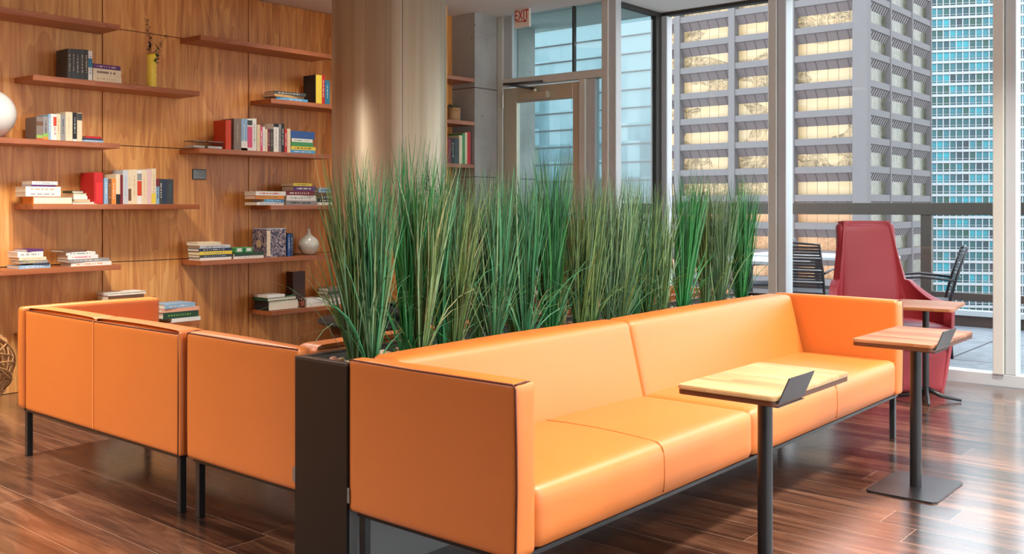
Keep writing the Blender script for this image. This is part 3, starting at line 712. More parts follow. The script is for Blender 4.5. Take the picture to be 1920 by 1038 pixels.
# rattan ball
cx, cy = -6.10, 2.13
rc = .27
def fl(u, v, z):
    t = (CH-z)/(v-HZ); r_ = ray(u); return r_[0]*t, r_[1]*t
cx, cy = fl(-62, 770, 0)
o = tag(empty('rattan_ball', (cx, cy, 0)), 'woven rattan ball on the floor at left edge', 'ornament')
rr = random.Random(11)
for i in range(46):
    b = MB(); ax = Vector((rr.gauss(0, 1), rr.gauss(0, 1), rr.gauss(0, 1))).normalized(); q = ax.to_track_quat('Z', 'Y'); r0 = rc-rr.uniform(.006, .03); off = rr.uniform(-.12, .12); rad = math.sqrt(max(.01, r0*r0-off*off))
    b.tube([tuple(q @ Vector((rad*math.cos(a*math.pi/18), rad*math.sin(a*math.pi/18), off+.006*math.sin(a*3*math.pi/18)))+Vector((0, 0, rc))) for a in range(36)], rr.uniform(.004, .0065), 5, closed=True)
    b.build('strand', M_RATTAN, o)

# ------------------------------------------------------------------ hood and fire table
HX, HY = -5.115, 4.712
o = tag(empty('flue_hood', (HX, HY, .95)), 'huge brushed steel cylinder hanging from ceiling over the round table', 'flue hood')
b = MB(); b.lathe([(.36, 0), (.40, 0), (.402, .004), (.402, CEIL-.95-.002), (.36, CEIL-.95-.002)], n=96); b.build('shell', M_HOOD, o)
b = MB(); b.lathe([(.36, CEIL-.96), (.358, .0), (.36, 0)], n=64); b.build('liner', M_BLACK, o)
b = MB()
for a in (200, 330): b.box(.4015, .4035, -.002, .002, .01, CEIL-.97, M=Matrix.Rotation(R(a), 4, 'Z'))
b.build('sheet_seam', M_DARKMETAL, o)
o = tag(empty('fire_table', (HX, HY, 0)), 'round dark fire table on a drum base under the hanging cylinder', 'table')
b = MB(); b.lathe([(0, .435), (.49, .435), (.50, .44), (.50, .452), (.496, .456), (0, .456)], n=72); b.build('table_top', M_BLACK, o)
b = MB(); b.lathe([(0, .0), (.36, 0), (.41, .02), (.41, .434), (0, .434)], n=64); b.build('drum_base', mat('drum_brown', (104, 66, 40), .5, noise=.2), o)
b = MB(); b.lathe([(0, .457), (.19, .457), (.215, .545), (.205, .547), (.19, .50), (0, .50)], n=48); b.build('fire_bowl', M_BLACK, o)
def pebble(b, p, s, rr):
    v = bmesh.new(); bmesh.ops.create_icosphere(v, subdivisions=2, radius=1)
    bmesh.ops.scale(v, vec=(s*rr.uniform(.7, 1.3), s*rr.uniform(.7, 1.2), s*rr.uniform(.45, .8)), verts=v.verts)
    q = Matrix.Translation(p) @ Matrix.Rotation(rr.uniform(0, 6.28), 4, 'Z') @ Matrix.Rotation(rr.uniform(-.4, .4), 4, 'X')
    b.join(v, q, smooth=True)
b = MB(); rr = random.Random(5)
for i in range(140):
    a = rr.uniform(0, 6.28); r_ = .18*math.sqrt(rr.random()); pebble(b, (r_*math.cos(a), r_*math.sin(a), .51+.06*(1-r_/.19)*rr.random()+.005), .016, rr)
pb = b.build('lava_rocks', mat('lava_rock', (44, 46, 52), .4, noise=.3), o); pb['kind'] = 'stuff'

# ------------------------------------------------------------------ sofas
SZ0 = .243; ST = .745
def smooth_all(): pass
def sofa(root, L, modules, arms=(True, True), tagside=None):
    """local frame: back along +y from 0..L at x=0 plane, seat towards +x (depth .72)"""
    D = .72; AT = .095
    y0 = AT if arms[0] else 0; y1 = L-AT if arms[1] else L
    # frame
    b = MB(); f0, f1 = .224, .24
    b.box(.02, D-.02, .02, .045, f0, f1, .002, 1); b.box(.02, D-.02, L-.045, L-.02, f0, f1, .002, 1)
    b.box(.02, .045, .045, L-.045, f0, f1, .002, 1); b.box(D-.045, D-.02, .045, L-.045, f0, f1, .002, 1)
    b.box(.045, D-.045, L/2-.015, L/2+.015, f0, f1); b.build('frame', M_BLACK, root)
    legs = [(.022, .022), (D-.057, .022), (.022, L-.057), (D-.057, L-.057)]
    for x, y in legs:
        b = MB(); b.box(x+.002, x+.03, y+.002, y+.03, 0, .225, .002, 1); b.build('leg', M_BLACK, root)
    # arms
    for k, yy in ((0, 0), (1, L-AT)):
        if not arms[k]: continue
        sgn = 1 if k == 0 else -1
        def fn(p, yy=yy, sgn=sgn, k=k):
            # inner side tapers towards the back
            outer = yy if k == 0 else yy+AT
            d = abs(p.y-outer); t = max(0, min(1, p.x/D)); kf = .62+.38*t
            p.y = outer+sgn*d*kf; return p
        b = MB(); b.rbox(.0, D, yy, yy+AT, .241, ST, .014, (.006, .003, .004), 18, fn); arm = b.build('arm', M_ORANGE, root)
        oy = yy+.004 if k == 0 else yy+AT-.004
        iy = yy+AT-.005 if k == 0 else yy+.005
        b = MB(); b.tube([(.004, oy, ST-.004), (.3, oy-sgn*.001, ST-.006), (D-.012, oy, ST-.004), (D-.003, oy, ST-.016), (D+.001, oy, ST-.2), (D+.002, oy, .45), (D-.003, oy, .246)], .0032, 6)
        b.build('piping', M_PIPE, arm)
        b = MB(); b.tube([(D-.006, oy, ST-.004), (D-.003, (oy+iy)/2, ST+.001), (D-.010, iy-sgn*.006, ST-.005)], .0028, 6)
        b.build('piping', M_PIPE, arm)
    # back shell and cushions
    b = MB(); b.rbox(0, .045, y0-.01 if arms[0] else 0, y1+.01 if arms[1] else L, .241, ST-.012, .01, (.0, 0, 0), 10); bsh = b.build('back_shell', M_ORANGE, root)
    b = MB(); b.tube([(.004, (y0 if arms[0] else .004), ST-.012), (.003, L*.5, ST-.014), (.004, (y1 if arms[1] else L-.004), ST-.012)], .0032, 6); b.build('piping', M_PIPE, bsh)
    for (a, c) in modules:
        def fb(p):
            t = (p.z-.40)/(ST-.40); t = max(-.3, min(1.1, t))
            if p.x > .09: p.x -= .085*t
            elif p.x > .06: p.x -= .04*t
            return p
        b = MB(); b.rbox(.02, .215, a, c, .38, ST, .022, (.012, .0, .006), 22, fb); b.build('back_cushion', M_ORANGE, root)
        b = MB(); b.rbox(.10, D, a, c, .242, .43, .03, (.008, .0, .014), 22); sea = b.build('seat_cushion', M_ORANGE, root)
        m = (a+c)/2
        b = MB()
        b.tube([(.205, m, .4385), (.3, m, .4430), (.41, m, .4446), (.52, m, .4430), (.62, m, .4382), (.68, m, .4335), (.7, m, .4308), (.714, m, .4215), (.7222, m, .408), (.7265, m, .38), (.7286, m, .336), (.7268, m, .29), (.7225, m, .262)], .0019, 5)
        b.build('seam', mat('seam_orange', (184, 96, 40), .6), sea)
    return root
def sofa_tag(root, y, z=.27):
    b = MB(); b.box(-.0135, -.0015, y, y+.003, z, z+.055); b.build('maker_tag', mat('grey_tag', (150, 148, 146), .5), root)
LA = 5.365-2.11
sA = tag(empty('sofa', (-2.488, 2.11, 0)), 'long orange leather sofa facing right with two side tables before it', 'sofa', 'orange leather sofas')
sofa(sA, LA, [(.097, 1.488), (1.492, LA-.097)])
sC = tag(empty('sofa', (-2.798, 2.108+LA, 0), math.pi), 'orange sofa facing the bookshelves, backed against the grass planter', 'sofa', 'orange leather sofas')
LC = LA-.03
sofa(sC, LC, [(.097, LC/2-.002), (LC/2+.002, LC-.097)])
sB = tag(empty('sofa', (-3.556, 2.128, 0), R(90)), 'two-seat orange sofa at left showing its seamed back', 'sofa', 'orange leather sofas')
sofa(sB, 1.485, [(.002, .703), (.707, 1.485-.097)], arms=(False, True))
# back panel seam, side panel piping, maker tags
b = MB(); b.box(-.0028, -.0004, .702, .708, .25, ST-.014); b.build('back_seam', mat('seam_light', (240, 150, 80), .5), sB)
b = MB(); b.tube([(.004, .003, ST-.012), (.001, .001, .6), (.0, .0, .45), (.001, .003, .246)], .0032, 6); b.build('piping', M_PIPE, sB)
# open end of the two-seater: padded end panel
b = MB(); b.rbox(.0, .09, -.012, .003, .243, ST-.004, .006, (.0, .004, 0), 10); b.build('end_panel', M_ORANGE, sB)
for s_, yy in ((sA, 0), (sC, LA)):
    b = MB()
    if s_ is sA: b.box(-.006, .006, -.0035, -.001, .268, .318)
    else: b.box(.002, .020, LC+.003, LC+.0055, .275, .325)
    b.build('maker_tag', mat('grey_tag', (128, 118, 112), .5), s_)

# ------------------------------------------------------------------ planter
PX0, PX1, PY0, PY1, PZ = -2.768, -2.492, 2.105, 5.44, .728
p = tag(empty('planter', ((PX0+PX1)/2, PY0, 0)), 'long black planter box between the back-to-back orange sofas', 'planter')
hx = (PX1-PX0)/2; LP = PY1-PY0
b = MB(); b.box(-hx, hx, 0, .012, 0, PZ-.008, .001, 1); b.build('end_panel', M_PLANT_FRONT, p)
b = MB(); b.box(-hx, hx, LP-.012, LP, 0, PZ-.008, .001, 1); b.build('end_panel', M_PLANT_FRONT, p)
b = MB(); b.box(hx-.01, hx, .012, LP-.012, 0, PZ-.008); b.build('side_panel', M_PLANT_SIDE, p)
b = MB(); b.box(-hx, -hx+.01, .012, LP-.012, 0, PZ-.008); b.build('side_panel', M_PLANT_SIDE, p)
b = MB(); b.box(-hx, hx, 0, .03, PZ-.008, PZ, .001, 1); b.box(-hx, hx, LP-.03, LP, PZ-.008, PZ, .001, 1); b.box(-hx, -hx+.025, .03, LP-.03, PZ-.008, PZ, .001, 1); b.box(hx-.025, hx, .03, LP-.03, PZ-.008, PZ, .001, 1)
b.build('rim', mat('planter_rim', (58, 46, 42), .35, noise=.1), p)
b = MB(); b.box(-hx+.011, hx-.011, .013, LP-.013, .60, .665); b.build('soil', M_SOIL, p)
b = MB(); rr = random.Random(21)
for i in range(900):
    b.mi = rr.choice([0, 0, 1, 1, 2, 3]); pebble(b, (rr.uniform(PX0+.035, PX1-.035), rr.uniform(PY0+.07, PY1-.04), .672+rr.uniform(0, .036)), rr.uniform(.010, .021), rr)
tag(b.build('river_pebbles', [mat('peb_tan', (196, 158, 116), .5, noise=.2), mat('peb_white', (214, 206, 194), .5, noise=.1), mat('peb_dark', (62, 56, 54), .5), mat('peb_rust', (150, 98, 74), .5, noise=.2)]),
    'tan, white and dark river pebbles filling the planter around the grasses', 'pebbles', kind='stuff')

# ------------------------------------------------------------------ grasses
GM = {'bright': mat('grass_bright', (36, 122, 52), .5, noise=.35, nscale=6), 'green': mat('grass_green', (58, 128, 84), .5, noise=.3, nscale=6), 'dark': mat('grass_dark', (28, 84, 46), .5, noise=.3, nscale=6),
      'olive': mat('grass_olive', (92, 118, 60), .55, noise=.25, nscale=6), 'sage': mat('grass_sage', (118, 152, 108), .55, noise=.25, nscale=6), 'grey': mat('grass_grey', (76, 112, 80), .55, noise=.25, nscale=6), 'straw': mat('grass_straw', (166, 160, 112), .6, noise=.2, nscale=6)}
def grass(u, x, mats, nb, ht, base_r, spread, lean, label, seed, stray=.07, width=.0062):
    y = YX(u, x); rr = random.Random(seed)
    o = tag(empty('ornamental_grass', (x, y, .665)), label, 'grass plant', 'ornamental grass clumps in the planter')
    mm = [GM[m] for m in mats]
    parts = [MB() for _ in mm]
    for i in range(nb):
        a = rr.uniform(0, 2*math.pi); rad = base_r*math.sqrt(rr.random())
        p0 = Vector((rad*math.cos(a), rad*math.sin(a), 0))*.5
        k = rr.choices(range(len(mm)), weights=[5, 2.2, 1.2, .6][:len(mm)])[0]; b = parts[k]
        h = ht*1.03*(rr.uniform(.66, 1.0) if rr.random() < .85 else rr.uniform(.38, .6))
        sp = spread*(.25+.75*rad/base_r)*rr.uniform(.5, 1.25)
        dirv = Vector((math.cos(a)*.75, math.sin(a), 0))
        st = rr.random() < stray
        bend = rr.uniform(.02, .07)
        if st: sp = rr.uniform(.14, .30); h *= rr.uniform(.62, .85); bend = rr.uniform(.1, .26)
        wv = Vector((rr.gauss(0, 1), rr.gauss(0, 1), 0)).normalized(); n = 7 if st else 5; w0 = width*rr.choice([.45, .7, .9, 1.1, 1.25])
        prev = None; la = rr.uniform(0, 6.28); side = Vector((math.cos(la), math.sin(la), 0))*.02
        for j in range(n+1):
            t = j/n
            z = h*t
            lat = dirv*(sp*1.4*t**1.7)+Vector(lean+(0,))*t**1.2+side*math.sin(t*3.1)
            if st: lat = dirv*(sp*t+bend*t**3); z = h*(t-.32*t**3.2*(bend/.15))
            q = p0+lat; q.z = z-bend*.15*t**3
            ww = wv*w0*(1-t**2.8*.9)*.5
            cur = (b.bm.verts.new(q-ww), b.bm.verts.new(q+ww))
            if prev: b.bm.faces.new((prev[0], prev[1], cur[1], cur[0]))
            prev = cur
    for k, b in enumerate(parts):
        if len(b.bm.faces): b.build('blades', mm[k], o)
        else: b.bm.free()
C = -2.63
G = [ # u, x, mats, n, height, base r, spread, lean(x,y), label
 (667, C-.02, ('olive', 'grey', 'dark', 'straw'), 260, .79, .036, .11, (-.01, -.015), 'olive-green grass clump standing nearest the black planter end'),
 (697, C+.03, ('green', 'sage', 'olive'), 230, .77, .034, .085, (.0, .0), 'blue-green grass clump second from the black planter end'),
 (765, C, ('bright', 'green', 'dark'), 300, .84, .036, .085, (.01, .035), 'vivid green upright grass clump right of the nearest pair'),
 (789, C+.05, ('olive', 'sage', 'straw'), 170, .74, .026, .095, (.0, .05), 'olive and straw grass leaning right beside the first vivid clump'),
 (831, C, ('green', 'dark', 'grey'), 240, .78, .032, .085, (.0, .0), 'mid-green grass clump before the niche bookshelf'),
 (853, C+.04, ('olive', 'grey', 'straw'), 150, .72, .026, .09, (.0, .05), 'thin olive grass clump just right of the niche shelf clump'),
 (893, C-.05, ('grey', 'olive', 'dark'), 160, .74, .03, .09, (.0, .0), 'dusky grey-green grass clump before the concrete pier'),
 (926, C+.02, ('green', 'grey', 'sage'), 240, .76, .034, .09, (.0, .02), 'pale green-stemmed grass clump left of the glass door'),
 (962, C-.04, ('olive', 'dark', 'grey'), 130, .72, .026, .08, (.0, .0), 'small olive clump under the door hinge side'),
 (985, C+.01, ('green', 'dark', 'sage'), 230, .75, .034, .08, (.0, .0), 'green grass clump centred under the EXIT sign'),
 (1031, C, ('dark', 'bright', 'green'), 330, .83, .04, .08, (.0, .01), 'darkest, densest green clump in front of the door glass'),
 (1052, C-.05, ('straw', 'olive', 'grey'), 80, .68, .022, .08, (.0, .02), 'sparse straw-coloured grass behind the densest dark clump'),
 (1086, C+.02, ('olive', 'grey', 'dark'), 220, .74, .034, .09, (.0, .0), 'drab olive grass clump left of white door post'),
 (1107, C+.03, ('olive', 'dark', 'grey'), 180, .74, .028, .08, (.0, .03), 'brownish olive clump in front of the white door post'),
 (1140, C, ('grey', 'sage', 'olive'), 190, .75, .032, .09, (.0, .0), 'grey-green grass clump in front of corner mullion'),
 (1164, C+.04, ('sage', 'grey', 'olive'), 200, .74, .034, .1, (.0, .06), 'pale sage clump with long blades arching right at centre'),
 (1188, C-.03, ('green', 'grey', 'dark'), 160, .74, .03, .08, (.0, .0), 'green grass clump behind the sofa cushion joint'),
 (1213, C, ('olive', 'dark', 'grey'), 220, .73, .034, .09, (.0, .0), 'olive-brown clump before the glazed corner'),
 (1241, C+.02, ('sage', 'olive', 'grey'), 160, .69, .03, .08, (.0, .02), 'pale slim clump just left of the second vivid clump'),
 (1279, C+.03, ('bright', 'green', 'dark'), 300, .77, .036, .08, (-.01, .09), 'vivid green clump leaning right in front of the brown tower'),
 (1322, C-.02, ('olive', 'grey', 'dark'), 220, .77, .036, .1, (.0, .02), 'tall dull green clump third from the far planter end'),
 (1348, C+.04, ('grey', 'sage', 'olive'), 220, .74, .034, .11, (.0, .03), 'grey-green feathery clump second from the far planter end'),
 (1389, C, ('bright', 'dark', 'green'), 300, .78, .036, .09, (.0, .03), 'deep green clump at the far planter end by the window mullion'),
]
for i, a in enumerate(G): grass(*a, seed=100+i)

# ------------------------------------------------------------------ side tables
def laptop_table(x0, y0, wood, label):
    """near-left top corner x0,y0 ; top .345 x .60, plate at the right edge"""
    W, Dp, Z = .345, .60, .67
    o = tag(empty('side_table', (x0+.20, y0+.235, 0)), label, 'table', 'laptop side tables by the sofa')
    ax, ay = -.20, -.235
    b = MB(); b.rrect(ax, ax+W, ay, ay+Dp, Z-.015, Z, .022, .003); b.build('table_top', wood, o)
    b = MB(); b.rrect(ax+.002, ax+W-.002, ay+.002, ay+Dp-.002, Z-.030, Z-.0155, .022); b.build('edge_underlay', mat('dark_edge', (96, 54, 30), .5), o)
    b = MB(); b.rrect(-.155, .145, -.20, .215, 0, .008, .03, .0015); b.build('base_plate', M_DARKMETAL, o)
    b = MB(); b.cyl(0, 0, .008, Z-.036, .0245, 32); b.build('pole', M_BLACK, o)
    b = MB(); b.rrect(-.07, .07, -.07, .07, Z-.036, Z-.0305, .01); b.build('mounting_plate', M_BLACK, o)
    # folded metal stop plate on the right edge
    b = MB(); q = bmesh.new(); xe = ax+W
    pts = [(ay+.012, 0, 0), (ay+.20, 0, 0), (ay+.222, .026, .078), (ay+.036, .026, .078)]
    vs = [q.verts.new((xe+.001+dx, yy, Z-.022+dz)) for yy, dx, dz in pts]; vs2 = [q.verts.new((xe+.005+dx, yy, Z-.022+dz)) for yy, dx, dz in pts]
    q.faces.new(vs); q.faces.new(vs2[::-1])
    for i in range(4): q.faces.new((vs[i], vs2[i], vs2[(i+1) % 4], vs[(i+1) % 4]))
    bmesh.ops.recalc_face_normals(q, faces=q.faces); b.join(q)
    b.box(xe-.06, xe+.005, ay+.012, ay+.20, Z-.0335, Z-.0305); b.build('stop_plate', M_DARKMETAL, o)
    return o
laptop_table(-1.635, 2.765, M_OAK, 'oak-topped side table nearer the camera, in front of the cushion joint')
laptop_table(-1.612, 4.215, M_WALNUT, 'walnut-topped side table by the far arm of the long sofa')

def cafe_table(x, y, rz, label, Z=.62, top=None, sz=(.4, .56)):
    o = tag(empty('pedestal_table', (x, y, 0), rz), label, 'table', 'four-star pedestal tables')
    b = MB(); b.rrect(-sz[0]/2, sz[0]/2, -sz[1]/2, sz[1]/2, Z-.02, Z, .03, .004); b.build('table_top', top or M_WALNUT, o)
    b = MB(); b.cyl(0, 0, .03, Z-.021, .02, 24); b.build('pole', M_BLACK, o)
    for k in range(4):
        a = math.pi/2*k+.25; b = MB(); c, s = math.cos(a), math.sin(a)
        b.tube([(c*.015, s*.015, .075), (c*.09, s*.09, .035), (c*.21, s*.21, .012)], [.016, .014, .009], 8); b.build('foot', M_BLACK, o)
    return o
cafe_table(-2.0, 6.50, R(8), 'walnut-topped pedestal table in front of the high-backed red chair', top=M_WALNUT)

# ------------------------------------------------------------------ red lounge chair
M_REDF = mat('red_fabric', (168, 64, 72), .7, noise=.08, nscale=40)
def red_chair(x, y, rz, label, scale=1):
    """faces local +x"""
    o = tag(empty('lounge_chair', (x, y, 0), rz), label, 'chair', 'high-backed red lounge chairs')
    NA = 49; NZ_ = 26
    def top(a):
        d = abs(a)
        if d < 36: return 1.14
        if d < 50:
            t = (d-36)/14; return 1.14-.42*min(1, t*1.8)**.8
        if d < 90:
            t = (d-50)/40; return .72-.13*(1-(1-t)**2.2)
        return .59-.03*(d-90)/45
    b = bmesh.new(); grid = []
    for i in range(NA):
        a = -135+270*i/(NA-1); ra = R(180+a); H = top(a); colv = []
        for j in range(NZ_):
            t = j/(NZ_-1); z = .0+H*t
            # superelliptic plan, narrowing to the floor and the head
            if z < .55: rx = .27+.07*(z/.55)**.8; ry = .29+.08*(z/.55)**.8
            else:
                q = (z-.55)/.59; rx = .34-.03*q; ry = .37-.045*min(1, q*2.2)-.01*q
            n_ = 2.6; cA, sA = math.cos(ra), math.sin(ra)
            rr_ = (abs(cA/rx)**n_+abs(sA/ry)**n_)**(-1/n_)
            lean = -.17*max(0, z-.4)
            colv.append(b.verts.new((rr_*cA+lean, rr_*sA, z)))
        grid.append(colv)
    for i in range(NA-1):
        for j in range(NZ_-1):
            b.faces.new((grid[i][j], grid[i+1][j], grid[i+1][j+1], grid[i][j+1]))
    bmesh.ops.recalc_face_normals(b, faces=b.faces)
    m = MB(); m.join(b, smooth=True)
    for f_ in m.bm.faces:
        if f_.calc_center_median().z < .40: f_.material_index = 1
    sh = m.build('shell', [M_RED, M_REDF], o)
    md = sh.modifiers.new('thick', 'SOLIDIFY'); md.thickness = .055; md.offset = 0
    md = sh.modifiers.new('round', 'BEVEL'); md.width = .022; md.segments = 4; md.limit_method = 'ANGLE'; md.angle_limit = R(50)
    # inner back pad
    m = MB(); m.rbox(-.36, -.29, -.235, .235, .47, 1.125, .03, (.02, 0, 0), 12, lambda p: Vector((p.x-.17*max(0, p.z-.4)+.03, p.y*(1-.12*max(0, p.z-.5)), p.z))); m.build('back_pad', M_RED, o)
    m = MB(); m.rbox(-.27, .31, -.29, .29, .30, .45, .045, (.01, .0, .02), 16); m.build('seat_cushion', M_RED, o)
    m = MB(); m.rbox(-.26, .27, -.27, .27, .005, .30, .03, (0, 0, 0), 10, lambda p: Vector((p.x*(.9+.1*p.z/.3), p.y*(.9+.1*p.z/.3), p.z))); m.build('skirt', mat('red_fabric', (168, 64, 72), .7, noise=.08, nscale=40), o)
    return o
red_chair(-2.33, 6.83, R(-45), 'high-backed red leather lounge chair at the window beside orange sofa')
red_chair(-4.45, 5.86, R(-75), 'red lounge chair glimpsed through the grasses beyond the planter')
cafe_table(-4.30, 5.05, R(0), 'small pedestal table seen through grasses before a red chair', Z=.66, top=M_OAK)

# ------------------------------------------------------------------ terrace
TY = 10.78
b = MB(); b.box(-14, 8, WY+.09, TY+.35, -.1, 0.0); b.box(-14, -4.6, DY+.1, WY+.09, -.1, 0.0); struct(b.build('floor_terrace', M_PAVE))
b = MB(); b.box(-9, -4.60, DY+.08, 7.42, CEIL+.0, CEIL+.2); struct(b.build('ceiling_soffit', mat('soffit', (196, 206, 200), .7)))
xo0, xo1 = XY(967, 7.0), XY(1003, 7.25)
b = MB(); b.box(xo0, xo1, 7.0, 7.25, 0, CEIL-.001); tag(b.build('concrete_column', M_CONC), 'concrete column out on the terrace behind the glass door', 'column')
rl = tag(empty('terrace_railing', (-2.5, TY, 0)), 'dark terrace guard rail with posts beyond the windows', 'railing')
def rp(x0, x1, y0, y1, z0, z1, name, m=M_RAIL):
    b = MB(); b.box(x0+2.5, x1+2.5, y0-TY, y1-TY, z0, z1, .003, 1); return b.build(name, m, rl)
rp(-14, 8, TY-.03, TY+.07, 1.155, 1.285, 'top_rail'); rp(-14, 8, TY-.01, TY+.05, .265, .345, 'lower_rail')
rp(-14, 8, TY-.04, TY+.08, .112, .168, 'kerb_cap', M_FRAME_W); rp(-14, 8, TY-.02, TY+.08, 0, .112, 'kerb')
for x in (-12.6, -10.3, -8.0, -5.65, -3.31, -.97, 1.37, 3.7): rp(x-.055, x+.055, TY-.02, TY+.05, .168, 1.155, 'post')
M_MESH = mat('chair_mesh', (58, 60, 66), .6, noise=.2, nscale=120); M_TWHITE = mat('table_white', (214, 222, 226), .35)
def out_table(x, y, rz, lab, w=.8, l=1.4):
    o = tag(empty('terrace_table', (x, y, 0), rz), lab, 'table', 'white terrace tables')
    b = MB(); b.rrect(-l/2, l/2, -w/2, w/2, .72, .75, .03, .004); b.build('table_top', M_TWHITE, o)
    b = MB(); b.cyl(0, 0, .02, .72, .035); b.build('pole', M_DARKMETAL, o)
    b = MB(); b.rrect(-.3, .3, -.25, .25, 0, .02, .03); b.build('base', M_DARKMETAL, o)
def out_chair(x, y, rz, lab):
    o = tag(empty('terrace_chair', (x, y, 0), rz), lab, 'chair', 'dark terrace chairs')   # faces +x
    for sx in (-.2, .2):
        for sy in (-.22, .22):
            b = MB(); b.tube([(sx*1.1, sy*1.05, 0), (sx, sy, .44)], .011, 8); b.build('leg', M_DARKMETAL, o)
    b = MB(); b.rrect(-.22, .23, -.23, .23, .44, .462, .03, .004); b.build('seat', M_MESH, o)
    b = MB(); b.tube([(-.2, -.225, .45), (-.25, -.225, .66), (-.33, -.22, .90), (-.335, 0, .915), (-.33, .22, .90), (-.25, .225, .66), (-.2, .225, .45)], .013, 8); b.build('back_frame', M_DARKMETAL, o)
    b = MB()
    for k in range(14):
        z = .50+k*.028; xx = -.21-.12*((z-.45)/.45)**1.1
        b.box(xx-.002, xx+.002, -.215, .215, z, z+.022)
    b.build('back_mesh', M_MESH, o)
    for k in range(3):
        z = .56+.11*k; xx = -.215-.12*((z-.45)/.45)**1.1; b = MB(); b.tube([(xx-.012, -.225, z), (xx-.016, 0, z), (xx-.012, .225, z)], .006, 6); b.build('crossbar', M_FRAME_W, o)
    for sy in (-.24, .24):
        b = MB(); b.tube([(-.24, sy, .64), (.0, sy, .665), (.18, sy, .65), (.2, sy*.95, .45)], .012, 8); b.build('armrest', M_DARKMETAL, o)
out_table(-4.02, 9.62, 0, 'white table on the terrace left of the red chair back')
out_chair(XY(1512, 8.75), 8.75, R(96), 'dark slatted terrace chair before the white table')
out_chair(XY(1728, 8.55), 8.55, R(200), 'dark mesh terrace chair just right of the red chair')
out_table(XY(1405, 8.55), 8.55, 0, 'white terrace table behind the far grass clump', l=.9)
out_chair(XY(1425, 9.35), 9.35, R(215), 'dark terrace chair left of the wide window mullion')

# ------------------------------------------------------------------ city
b = MB(); b.box(-700, 700, 20, 900, -62, -60); struct(b.build('floor_street', mat('street', (96, 98, 102), .9, noise=.3, nscale=.05)))
def gold_glass():
    n = NT('gold_reflection_paint')
    cell = n.M('FLOOR', n.M('DIVIDE', n.x, 1.4)); fx = n.M('FRACT', n.M('DIVIDE', n.x, 1.4))
    fl_ = n.M('FLOOR', n.M('DIVIDE', n.z, 3.56))
    rnd = n.white(n.V(cell, fl_, 1.0))
    w = n.noise(n.V(n.M('ADD', n.M('MULTIPLY', n.x, .42), n.M('MULTIPLY', rnd, .8)), n.M('MULTIPLY', n.z, .5), fl_), 1.0, 2, 2.4)
    ripple = n.ramp(w, [(.38, (250, 214, 164)), (.44, (180, 152, 106)), (.48, (252, 222, 174)), (.52, (120, 108, 76)), (.56, (240, 206, 156)), (.62, (160, 136, 96))])  # warm reflections and their ripples painted into the window colour
    plain = n.ramp(rnd, [(0, (250, 214, 160)), (1, (253, 226, 182))])
    zone = n.M('GREATER_THAN', n.noise(n.V(n.M('MULTIPLY', n.x, .09), n.M('MULTIPLY', n.z, .12), 2.0), 1.0, 2), .50)
    c = n.mix(zone, plain, ripple)
    low = n.M('LESS_THAN', n.z, 2.6)
    c = n.mix(n.M('MULTIPLY', low, .55), c, lin((232, 150, 92)))
    c = n.mix(n.M('LESS_THAN', fx, .035), c, lin((120, 96, 70)))
    n.L(c, n.b.inputs['Base Color']); n.b.inputs['Roughness'].default_value = .3; return n.m
def green_glass():
    n = NT('olive_mirror_glass')
    fy = n.M('FRACT', n.M('DIVIDE', n.y, 1.4)); w = n.noise(n.V(n.M('MULTIPLY', n.y, .9), n.M('MULTIPLY', n.z, .7), 0.0), 1.0, 5, 2.0)
    c = n.ramp(w, [(.3, (66, 78, 54)), (.45, (112, 116, 88)), (.55, (150, 150, 124)), (.7, (92, 96, 84))])
    c = n.mix(n.M('LESS_THAN', fy, .05), c, lin((190, 190, 170))); n.L(c, n.b.inputs['Base Color']); n.b.inputs['Roughness'].default_value = .3; return n.m
def hood_mat(nm, ax, c0, c1, per):
    n = NT(nm); a = n.x if ax == 'x' else n.y
    f_ = n.M('FRACT', n.M('DIVIDE', a, per)); n.L(n.mix(n.M('LESS_THAN', f_, .12 if ax == 'x' else .4), lin(c0), lin(c1)), n.b.inputs['Base Color']); n.b.inputs['Roughness'].default_value = .8; return n.m
M_TB = mat('tower_panel', (136, 132, 134), .7, noise=.06, nscale=1); M_GOLD = gold_glass(); M_OLG = green_glass()
M_H1 = hood_mat('hood_panel_front', 'x', (138, 128, 130), (106, 96, 98), 1.4); M_H2 = hood_mat('hood_panel_side', 'y', (92, 84, 88), (176, 172, 170), .8)
TX, TYY = -43.6, 119.0
tw_ = tag(empty('office_tower', (TX, TYY, -60)), 'grey-mauve office tower with bands of windows painted with golden reflections', 'building')
def tp(b, name, m): return b.build(name, m, tw_)
OX, OY, OZ = TX, TYY, -60
XL = XY(1249, TYY); YR = TYY+25.8
def T(b, x0, x1, y0, y1, z0, z1): b.box(x0-OX, x1-OX, y0-OY, y1-OY, z0-OZ, z1-OZ)
b = MB(); T(b, XL, TX-.95, TYY+1.6, YR, -60, 52); tp(b, 'core', M_TB)
PER = 3.56; W0 = 24.05
lo = -9; hi = 7
